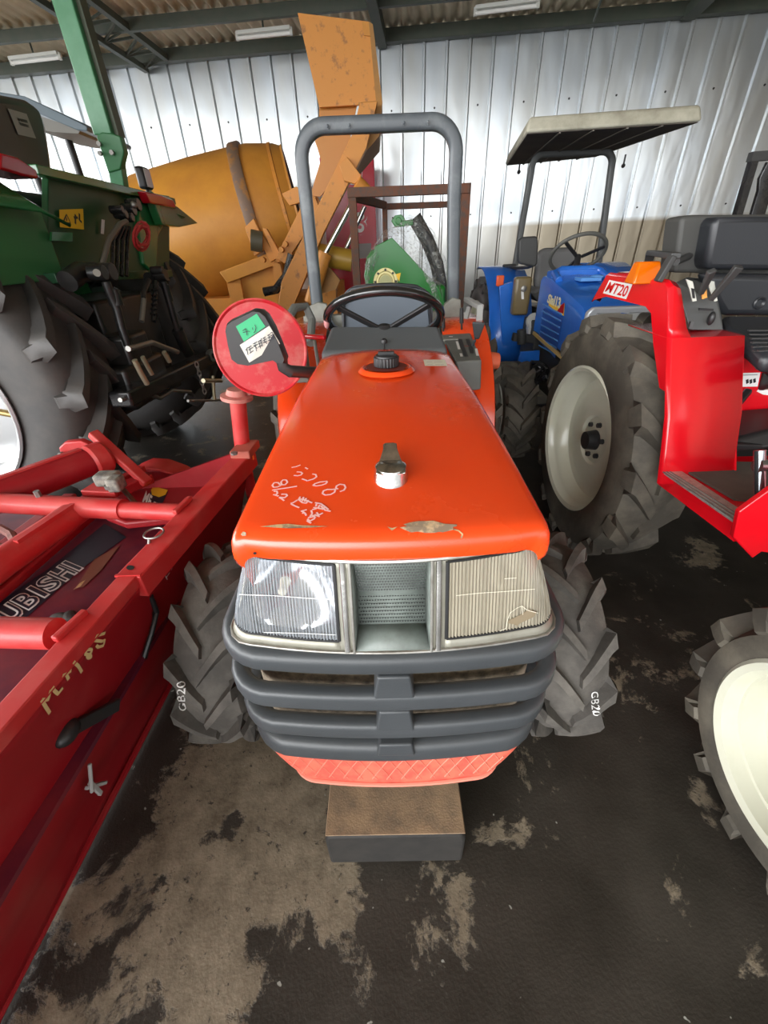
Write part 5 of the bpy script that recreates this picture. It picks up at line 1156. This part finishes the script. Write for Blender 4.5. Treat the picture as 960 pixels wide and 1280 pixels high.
m.grid([[V((.80 + (.0), y, z)) for y, z in rows], [V((1.12, y, z)) for y, z in rows]]); obj('fender_arch', m, BLUE, BT, solid=.008)
m = MB(); m.grid([[V((1.63, y, z)) for y, z in rows], [V((1.95, y, z)) for y, z in rows]]); obj('fender_arch', m, BLUE, BT, solid=.008)
m = MB(); m.box(at(625, 351, Y=3.45), (.05, .04, .07)); obj('indicator_lamp', m, mat('orange_red_lens', (.75, .10, .02), .25), BT, bevel=.008, label='orange-red indicator lamp on the blue fender')
m = MB(); c = at(651, 370, Y=3.3); m.box(c, (.115, .08, .24)); tb = obj('tool_box', m, mat('olive_brown_plastic', (.16, .12, .055), .3), BT, bevel=.018, label='olive brown plastic box hung on the post')
m = MB(); c2_ = at(655, 361, Y=3.25); m.lathe([(.001, .004), (.012, .004), (.020, .0), (.020, -.02)], c2_, (0, -1, 0), 18); obj('box_latch', m, STEEL, tb)
m = MB(); m.prism([at(x, y, Y=3.255) for x, y in ((651.5, 363), (654.5, 363), (655, 374), (652, 374))], (0, .004, 0)); obj('box_label', m, WHITE, tb)
# roll frame and mirror
def PB(x, y, Y=4.45): return at(x, y, Y=Y)
pl_, pr_ = PB(634, 385), PB(755, 330)
tl3, tr3 = PB(664, 214), PB(763, 214)
zt = 1.835; rr = .09
pth = [V((pl_.x, 4.45, .6)), V((tl3.x, 4.45, zt - rr - .03))] + [V((tl3.x + rr - rr * math.cos(t), 4.45, zt - rr + rr * math.sin(t))) for t in [k * PI / 16 for k in range(9)]] + [V((tr3.x - rr + rr * math.sin(t), 4.45, zt - rr + rr * math.cos(t))) for t in [k * PI / 16 for k in range(9)]] + [V((pr_.x - .01, 4.45, .6))]
m = MB().sweep(pth, rrect(.05, .05, .015, 3), (0, 1, 0)); obj('roll_frame', m, mat('rollframe_grey', (.085, .09, .09), .5), BT)
m = MB(); m.prism([at(x, y, Y=3.5) for x, y in ((649, 300), (654, 296), (671, 295), (673, 300), (672, 330), (668, 334), (650, 330), (648, 325))], (0, .05, 0)); obj('mirror', m, mat('charcoal_metal', (0, 0, 0)), BT, bevel=.012)
m = MB(); m.tube([at(637, 336, Y=3.9), at(660, 334, Y=3.6), at(666, 332, Y=3.52)], .012, 8); obj('mirror_arm', m, BLACK, BT)
m = MB(); m.box(at(636, 339, Y=3.9), (.10, .06, .10)); obj('frame_clamp', m, IRON, BT, bevel=.01)
# canopy: thick rim, dark lining
ZC = 1.85
def C3(x, y, dz=0): p = at(x, y, Z=ZC); p.z += dz; return p
cq = [C3(657, 166), C3(879, 151), C3(745, 196), C3(631, 207)]
mid_ = sum(cq, V((0, 0, 0))) / 4
m = MB(); m.hexa(cq, [p + (mid_ - p) * .04 + V((0, 0, .085)) for p in cq]); can = obj('canopy', m, mat('weathered_cream_canopy', (.50, .48, .38), .7, vscale=5, col2=(.30, .28, .21), thr=(.4, .7)), BT, bevel=.02)
m = MB(); inn_ = [p + (mid_ - p) * .03 - V((0, 0, .004)) for p in cq]; m.hexa(inn_, [p + V((0, 0, .003)) for p in inn_]); obj('canopy_lining', m, mat('brown_lining', (.085, .07, .055), .8, vscale=5, col2=(.13, .11, .09)), can)
for k in range(4):
    t = .2 + .2 * k; a = inn_[0] * (1 - t) + inn_[1] * t; b = inn_[3] * (1 - t) + inn_[2] * t
    m = MB(); m.bar(a - V((0, 0, .004)), b - V((0, 0, .004)), .012, .006); obj('lining_batten', m, mat('batten_grey', (.16, .145, .12), .7), can)
for x, y in ((649, 211), (780, 203)):
    p = C3(x, y); m = MB(); m.cyl(p + V((0, 0, .06)), p - V((0, 0, .02)), .008); m.sph(p - V((0, 0, .025)), .018); obj('canopy_bolt', m, BLACK, can)
# seat and steering wheel
m = MB(); m.prism([at(x, y, Y=3.75) for x, y in ((672, 318), (680, 310), (715, 309), (722, 315), (728, 360), (668, 372))], (0, .08, 0)); obj('seat_backrest', m, mat('grey_vinyl', (.13, .13, .13), .5), BT, bevel=.03)
m = MB(); m.prism([at(x, y, Y=3.6) for x, y in ((665, 366), (672, 360), (700, 362), (700, 376), (672, 378))], (0, .25, 0)); obj('seat_cushion', m, MATS['grey_vinyl'], BT, bevel=.02)
m = MB(); m.box((1.36, 3.72, .70), (.34, .34, .2)); obj('seat_base', m, BLACK, BT)
c = at(722, 317, Y=3.3); tl4 = math.radians(42); nr = V((0, math.sin(tl4), math.cos(tl4))); u = V((1, 0, 0)); v = nr.cross(u); R4 = .175
m = MB().tube([c + u * R4 * math.cos(2 * PI * k / 48) + v * R4 * .95 * math.sin(2 * PI * k / 48) for k in range(48)], .012, 10, closed=True); sw2 = obj('steering_wheel', m, mat('worn_wheel_grey', (.10, .10, .09), .5), BT)
for a in (100, 220, 340):
    a = math.radians(a); d = u * math.cos(a) + v * math.sin(a); obj('spoke', MB().bar(c - nr * .03 + d * .02, c + d * R4, .02, .01, nr), BLACK, sw2)
obj('steering_column', MB().cyl(c - nr * .02, V((1.24, 3.05, .9)), .02), BLACK, BT)
rnd = random.Random(9)
for k in range(6):
    a = rnd.uniform(0, 6); p = at(676 + rnd.uniform(-8, 8), 470 + rnd.uniform(-8, 8), Y=2.75)
    m = MB().tube([p + V((.06 * math.cos(t + a), .03 * math.sin(2 * t), .06 * math.sin(t))) for t in [q * PI / 8 for q in range(16)]], .008, 6, closed=True); obj('hose', m, BLACK, BT)
# ================================================================== OCHRE CONCRETE MIXER
MX = thing('concrete_mixer', 'big ochre drum mixer with a raised loading skip, behind the green tractor', 'mixer', (-1.2, 5.2, 0))
YM = 5.62
a, b = at(296, 181, Y=YM), at(352, 362, Y=YM)
c0 = (a + b) / 2; Rm = (a - b).length / 2; uu = (a - b).normalized()
ax = uu.cross(V((0, -1, 0))).normalized()
if ax.x < 0: ax = -ax
ax = (ax + V((0, .12, 0))).normalized()
m = MB(); m.lathe([(.001, -1.42), (Rm * .45, -1.40), (Rm * .88, -1.26), (Rm * .96, -1.10), (Rm * .99, -.5), (Rm * .985, -.05), (Rm * .975, .1), (Rm * .90, .36), (Rm * .86, .42), (Rm * .87, .44), (Rm * .80, .445), (Rm * .80, .40)], c0, ax, 72)
dr = obj('drum', m, YEL, MX, ang=40)
obj('drum_mouth', MB().lathe([(Rm * .80, .44), (Rm * .74, .30), (Rm * .8, .0), (.001, -.2)], c0, ax, 48), mat('dark_drum_inside', (.07, .055, .05), .7), dr)
m = MB(); m.lathe([(Rm * .98, -.075), (Rm * 1.02, -.075), (Rm * 1.03, -.06), (Rm * 1.03, .02), (Rm * 1.015, .035), (Rm * .98, .035)], c0, ax, 72); obj('track_ring', m, mat('rust_worn_ring', (.20, .13, .09), .6, vscale=12, col2=(.38, .17, .04), thr=(.5, .66)), dr)
m = MB(); m.lathe([(Rm * .90, .30), (Rm * .925, .30), (Rm * .925, .33), (Rm * .90, .34)], c0, ax, 72); obj('mouth_band', m, YELR, dr)
# skip arm, frame (outlines from the photograph, each with its own depth)
def yp(nm, poly, Y, th, mt=YEL, **k): return obj(nm, plate(poly, Y, th), mt, MX, **k)
yp('frame_beam', [(274, 340), (342, 314), (348, 330), (284, 354)], 4.75, .12, bevel=.006)
yp('frame_panel', [(284, 354), (348, 330), (366, 378), (372, 430), (300, 430), (290, 380)], 4.82, .05)
yp('frame_post', [(340, 326), (350, 330), (372, 430), (352, 430)], 4.74, .08, YELR)
fr = yp('roller_bracket', [(306, 284), (317, 273), (325, 290), (347, 322), (338, 328), (330, 312), (318, 320)], 4.62, .08, YELR, bevel=.004)
p = at(321, 303, Y=4.60); obj('roller', MB().cyl(p + V((-.05, 0, .02)), p + V((.05, .02, 0)), .085, n=24), mat('roller_olive', (.09, .08, .05), .5), MX)
yp('roller_bracket', [(328, 285), (333, 286), (355, 326), (346, 328)], 4.58, .06, YELR)
yp('swing_arm', [(388, 234), (404, 258), (356, 330), (345, 322)], 4.5, .08, YELR, bevel=.004)
yp('bearing_plate', [(352, 242), (370, 233), (384, 240), (386, 250), (362, 257)], 4.48, .06, YELR, bevel=.004)
yp('skip_hinge', [(380, 234), (388, 232), (400, 262), (402, 290), (392, 282)], 4.46, .08, YELR)
sk = yp('skip', [(372, 16), (461, 27), (470, 126), (448, 131), (399, 134)], 4.28, .03, YELR)
yp('skip', [(399, 134), (398, 170), (392, 172), (397, 186), (401, 200), (388, 244), (400, 246), (412, 232), (432, 200), (446, 131)], 4.34, .03, mat('deep_ochre', (.50, .19, .015), .4))
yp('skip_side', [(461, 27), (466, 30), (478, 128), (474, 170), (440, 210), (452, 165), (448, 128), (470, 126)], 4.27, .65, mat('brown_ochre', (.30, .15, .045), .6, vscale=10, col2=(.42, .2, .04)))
yp('skip_lip', [(452, 27), (461, 28), (463, 45), (455, 44)], 4.27, .02, YEL)
yp('lift_arm', [(450, 128), (472, 126), (458, 185), (404, 292), (362, 395), (345, 400), (352, 352), (440, 168)], 4.16, .09, YELR, bevel=.004)
yp('arm_patch', [(424, 206), (434, 196), (452, 220), (444, 230), (430, 226)], 4.10, .05, YELR, bevel=.004)
m = MB(); m.cyl(at(446, 228, Y=4.08), at(458, 240, Y=4.1), .05); obj('ram_pivot', m, YELR, MX)
m = MB(); m.cyl(at(452, 232, Y=4.12), at(406, 318, Y=4.12), .022); obj('ram_rod', m, CHROME, MX)
m = MB(); m.cyl(at(407, 316, Y=4.12), at(388, 378, Y=4.12), .055); obj('ram_barrel', m, YELR, MX)
m = MB(); m.cyl(at(456, 258, Y=4.7), at(432, 312, Y=4.7), .020); obj('ram_rod', m, CHROME, MX)
m = MB(); m.cyl(at(398, 318, Y=4.3), at(440, 326, Y=4.3), .085, n=24); obj('cross_tube', m, mat('mustard_tube', (.42, .25, .03), .45), MX)
yp('gusset', [(404, 325), (425, 350), (420, 362), (398, 368), (392, 345)], 4.25, .05, mat('brown_ochre', (0, 0, 0)))
m = MB(); m.tube([at(330, 365, Y=4.3), at(345, 362, Y=4.3), at(358, 345, Y=4.3), at(365, 318, Y=4.3)], .038, 12); obj('crank_handle', m, BLACKP, MX)
yp('counter_plate', [(372, 300), (386, 285), (398, 300), (398, 345), (386, 330), (372, 320)], 4.55, .04, mat('weathered_tan', (.30, .24, .15), .7))
for x, y in ((329, 325), (356, 362), (352, 312), (357, 305)):
    p = at(x, y, Y=4.48 if y > 320 else 4.46); obj('bolt', MB().cyl(p + V((0, .04, 0)), p - V((0, .03, 0)), .022, n=12), YELR, MX)
for x in (-1.5, -.55):
    m = MB(); m.bar((x, 4.85, 1.0), (x, 4.85, 0), .14, .14); m.bar((x, 5.9, .9), (x, 5.9, 0), .14, .14); m.bar((x, 4.85, .3), (x, 5.9, .3), .12, .12); obj('chassis_leg', m, YELR, MX)
m = MB(); m.bar((-2.4, 4.9, .35), (-.3, 4.9, .35), .14, .14); m.bar((-2.4, 5.8, .35), (-.3, 5.8, .35), .14, .14); obj('chassis_rail', m, YELR, MX)
m = MB(); m.box((-1.5, 5.35, .62), (1.6, .8, .4)); obj('machine_body', m, YEL, MX)
# ================================================================== RED PANEL CABINET behind
m = MB(); rp = [at(x, y, Y=6.12) for x, y in ((412, 345), (472, 340), (472, 150), (415, 165))]
zb = 0.0; m.hexa([V((rp[0].x, 6.12, 0)), V((rp[1].x, 6.12, 0)), V((rp[1].x, 6.7, 0)), V((rp[0].x, 6.7, 0))], [V((rp[0].x, 6.12, 2.1)), V((rp[1].x, 6.12, 2.1)), V((rp[1].x, 6.7, 2.1)), V((rp[0].x, 6.7, 2.1))])
RC = thing('red_cabinet', 'red upright cabinet with white outlined lettering, behind the ochre lift arm', 'cabinet', (-.25, 6.4, 0))
cabm = mat('cabinet_red', (.52, .008, .03), .35, coat=.3); cb_ = obj('cabinet_body', m, cabm, RC, bevel=.01)
CBM = MB().add([at(x, y, Y=6.12) for x, y in ((400, 400), (480, 400), (480, 150), (400, 150))], [(0, 1, 2, 3)])
for s_, q_ in (('3', [(444, 294), (458, 294), (460, 262), (444, 262)]), ('7', [(438, 250), (450, 250), (452, 225), (438, 225)]), ('Y', [(444, 222), (458, 222), (460, 198), (444, 198)])):
    decal('white_character', text_px(CBM, s_, q_, 0, .05, .004), WHITE, cb_); decal('character_fill', text_px(CBM, s_, q_, 0, -.012, .008), cabm, cb_)
decal('panel_print', patch(CBM, [(442, 305), (464, 304), (464, 322), (443, 324)], .004), mat('grey_print2', (.35, .33, .33), .5), cb_)
# ================================================================== RUSTY STEEL FRAME
FT = thing('steel_frame', 'open rusty angle-iron frame standing behind the grey roll bar', 'frame', (.2, 3.7, 0))
Yf, Yb = 3.62, 4.5
fl_, fr_ = at(440, 243, Y=Yf), at(581, 234, Y=Yf)
zt = (fl_.z + fr_.z) / 2; bl_, br_ = at(481, 268, Y=Yb), at(600, 266, Y=Yb)
def fb(nm, a, b, w=.055, h=.055): return obj(nm, MB().bar(a, b, w, h, V((0, 1, 0))), RUST, FT, bevel=.003)
fb('post', V((fl_.x, Yf, 0)), V((fl_.x, Yf, zt + .02))); fb('post', V((fr_.x + .01, Yf, 0)), V((fr_.x + .01, Yf, zt + .03)), .06)
fb('top_rail', V((fl_.x - .03, Yf - .01, zt)), V((fr_.x + .03, Yf - .01, zt)))
fb('post', V((bl_.x, Yb, 0)), V((bl_.x, Yb, zt)), .045); fb('post', V((fr_.x + .06, Yb, 0)), V((fr_.x + .06, Yb, zt)), .045)
fb('top_rail', V((bl_.x, Yb, zt - .03)), V((fr_.x + .06, Yb, zt - .03)), .045, .04)
obj('top_rail', MB().bar(V((fl_.x, Yf, zt - .02)), V((bl_.x, Yb, zt - .02)), .04, .05), RUST, FT); obj('top_rail', MB().bar(V((fr_.x, Yf, zt - .02)), V((fr_.x + .06, Yb, zt - .02)), .04, .05), RUST, FT)
fb('cross_bar', V((fl_.x, Yf, .35)), V((fr_.x, Yf, .35))); fb('cross_bar', V((bl_.x, Yb, .35)), V((fr_.x + .06, Yb, .35)))
# ================================================================== GREEN IMPLEMENT UNDER PLASTIC
GI = thing('wrapped_mower', 'new green mower implement half wrapped in clear plastic, behind the steering wheel', 'implement', (.2, 3.2, 0))
BGREEN = mat('bright_implement_green', (.004, .17, .015), .3, coat=.4)
m = plate([(468, 308), (490, 297), (514, 322), (549, 360), (556, 380), (560, 400), (470, 400), (466, 368)], 3.0, .04); obj('side_plate', m, BGREEN, GI, bevel=.004)
m = plate([(458, 322), (466, 310), (474, 320), (474, 390), (462, 380), (455, 345)], 3.02, .4); obj('body', m, BGREEN, GI, bevel=.02)
m = MB(); m.box((.2, 3.25, .85), (.42, .42, .34)); m.box((.2, 3.25, .35), (.40, .4, .7)); obj('body', m, BGREEN, GI, bevel=.03)
dcn = at(482, 352, Y=2.995); m = MB(); m.lathe([(.001, .006), (.040, .006), (.045, .012), (.055, .012), (.060, .004), (.075, .004), (.078, -.01)], dcn, (0, -1, .05), 32); dl = obj('bearing_cover', m, mat('cream_brass_cover', (.62, .55, .25), .4, .3), GI, label='cream round bearing cover')
obj('cover_center', MB().cyl(dcn + V((0, -.006, 0)), dcn + V((0, -.011, 0)), .038, n=28), mat('olive_centre', (.42, .42, .20), .4), dl)
for k in range(8): 
    q = dcn + V((.065 * math.cos(k * PI / 4), -.006, .065 * math.sin(k * PI / 4))); obj('bolt', MB().cyl(q, q + V((0, -.008, 0)), .007, n=6), IRON, dl, smooth=False)
obj('warning_triangle', MB().prism([at(x, y, Y=2.994) for x, y in ((494, 343), (501, 341), (499, 352))], (0, .004, 0)), YLAB, GI, label='small yellow warning triangle')
m = plate([(489, 276), (494, 269), (502, 268), (506, 273), (505, 283), (494, 284)], 3.25, .03); m.cyl(at(498, 276, Y=3.24), at(498, 276, Y=3.3), .02); m.bar(at(500, 280, Y=3.27), at(516, 278, Y=3.27), .05, .03); obj('lifting_eye', m, BGREEN, GI, bevel=.004)
m = MB(); m.tube([at(x, y, Y=3.3) for x, y in ((518, 272), (534, 300), (546, 330), (552, 362), (552, 385))], .045, 14); obj('rubber_flap', m, BLACK, GI)
pm_ = bpy.data.materials.new('clear_plastic_film'); pm_.use_nodes = True
nt = pm_.node_tree; N = nt.nodes; L_ = nt.links; bs = N['Principled BSDF']; bs.inputs['Base Color'].default_value = (.62, .64, .60, 1); bs.inputs['Roughness'].default_value = .18; bs.inputs['Coat Weight'].default_value = .6
tr_ = N.new('ShaderNodeBsdfTransparent'); mx = N.new('ShaderNodeMixShader'); tcx = N.new('ShaderNodeTexCoord')
nn = N.new('ShaderNodeTexNoise'); nn.inputs['Scale'].default_value = 16; nn.inputs['Detail'].default_value = 5; nn.inputs['Distortion'].default_value = 2.5; L_.new(tcx.outputs['Object'], nn.inputs['Vector'])
rp_ = N.new('ShaderNodeValToRGB'); rp_.color_ramp.elements[0].position = .45; rp_.color_ramp.elements[1].position = .66; rp_.color_ramp.elements[0].color = (.10, .10, .10, 1); rp_.color_ramp.elements[1].color = (.55, .55, .55, 1)
L_.new(nn.outputs['Fac'], rp_.inputs[0]); L_.new(rp_.outputs[0], mx.inputs[0]); L_.new(tr_.outputs[0], mx.inputs[1]); L_.new(bs.outputs[0], mx.inputs[2]); L_.new(mx.outputs[0], N['Material Output'].inputs['Surface'])
bpx = N.new('ShaderNodeBump'); bpx.inputs['Strength'].default_value = 1; bpx.inputs['Distance'].default_value = .04; L_.new(nn.outputs['Fac'], bpx.inputs['Height']); L_.new(bpx.outputs[0], bs.inputs['Normal'])
def film(pa, pb, Ya, Yb, nm, dk=0):
    m = MB(); rows = []; rnd = random.Random(len(pa) + dk)
    n = 30
    def interp(P, t):
        f = t * (len(P) - 1); i = min(int(f), len(P) - 2); q = f - i; return (P[i][0] * (1 - q) + P[i + 1][0] * q, P[i][1] * (1 - q) + P[i + 1][1] * q)
    for j in range(7):
        s_ = j / 6; row = []
        for i in range(n + 1):
            A = interp(pa, i / n); B = interp(pb, i / n)
            x = A[0] * (1 - s_) + B[0] * s_ + rnd.uniform(-.8, .8); y = A[1] * (1 - s_) + B[1] * s_ + rnd.uniform(-.8, .8)
            row.append(at(x, y, Y=Ya * (1 - s_) + Yb * s_ - .05 * math.sin(s_ * PI) + rnd.uniform(-.012, .012)))
        rows.append(row)
    return obj(nm, m.grid(rows), pm_, GI, ang=25)
film([(462, 318), (474, 300), (488, 296), (505, 312), (528, 340), (540, 368), (545, 385)], [(470, 304), (482, 286), (497, 282), (522, 292), (540, 318), (553, 350), (556, 385)], 2.985, 3.1, 'plastic_wrap')
film([(497, 282), (522, 292), (540, 318), (553, 350), (556, 385)], [(512, 268), (527, 268), (545, 292), (560, 330), (560, 385)], 3.08, 3.25, 'plastic_wrap', 3)
film([(456, 330), (460, 318), (470, 304)], [(458, 380), (462, 350), (474, 322)], 2.98, 2.97, 'plastic_wrap', 5)
# ================================================================== DARK FRAME at the right edge
KF = thing('black_roll_frame', 'black steel frame cut off by the right edge, beyond the black seat', 'frame', (2.7, 3.6, 0))
q0, q1 = at(943, 196, Y=3.6), at(935, 262, Y=3.6)
m = MB(); m.bar(V((q1.x + .03, 3.6, 0)), V((q0.x, 3.6, q0.z)), .045, .045, V((0, 1, 0))); obj('post', m, BLACKP, KF)
m = MB(); m.bar(V((q0.x - .03, 3.6, q0.z)), V((q0.x + .7, 3.6, q0.z + .02)), .05, .05, V((0, 1, 0))); obj('top_bar', m, MATS['charcoal_metal'], KF)
m = MB(); m.bar(V((q0.x + .68, 3.6, 0)), V((q0.x + .68, 3.6, q0.z)), .045, .045, V((0, 1, 0))); obj('post', m, BLACKP, KF)
m = MB(); m.sweep([at(966, 205, Y=3.62), at(957, 222, Y=3.62), at(956, 236, Y=3.62), at(948, 262, Y=3.62), V((2.72, 3.62, .9))], rrect(.03, .10, .008), (0, 1, 0)); obj('curved_brace', m, BLACKP, KF)
# ------------------------------------------------------------------ light, sky, camera
w_ = bpy.data.worlds.new('daylight'); scene.world = w_; w_.use_nodes = True
nt = w_.node_tree; N = nt.nodes; L = nt.links; bg = N['Background']
tc = N.new('ShaderNodeTexCoord'); sx = N.new('ShaderNodeSeparateXYZ'); L.new(tc.outputs['Generated'], sx.inputs[0])
# overcast daylight: the open yard to the left is bright, the sky to the right is set dimmer to darken that side
r1 = N.new('ShaderNodeMapRange'); r1.inputs['From Min'].default_value = .45; r1.inputs['From Max'].default_value = -.75; r1.inputs['To Min'].default_value = 1.6; r1.inputs['To Max'].default_value = 11.5; r1.interpolation_type = 'SMOOTHSTEP'
L.new(sx.outputs[0], r1.inputs['Value'])
r2 = N.new('ShaderNodeMapRange'); r2.inputs['From Min'].default_value = -.10; r2.inputs['From Max'].default_value = .12; r2.inputs['To Min'].default_value = .25; r2.inputs['To Max'].default_value = 1.0
L.new(sx.outputs[2], r2.inputs['Value'])
mu = N.new('ShaderNodeMath'); mu.operation = 'MULTIPLY'; L.new(r1.outputs[0], mu.inputs[0]); L.new(r2.outputs[0], mu.inputs[1]); L.new(mu.outputs[0], bg.inputs['Strength'])
bg.inputs['Color'].default_value = (.98, .99, 1, 1)
cam = bpy.data.cameras.new('camera'); co = bpy.data.objects.new('camera', cam); COL.objects.link(co)
cam.sensor_fit = 'VERTICAL'; cam.sensor_height = 36; cam.lens = FPX / 1280 * 36; cam.clip_start = .02
Mx = Matrix(((Rt.x, Rt.y, Rt.z), (Fw.x, Fw.y, Fw.z), (Up.x, Up.y, Up.z)))
co.matrix_world = Matrix.Translation(CAM) @ Mx.to_4x4()
scene.camera = co
scene.view_settings.view_transform = 'Standard'; scene.view_settings.look = 'None'; scene.view_settings.gamma = 1
scene.view_settings.use_curve_mapping = False; scene.view_settings.exposure = 0.15
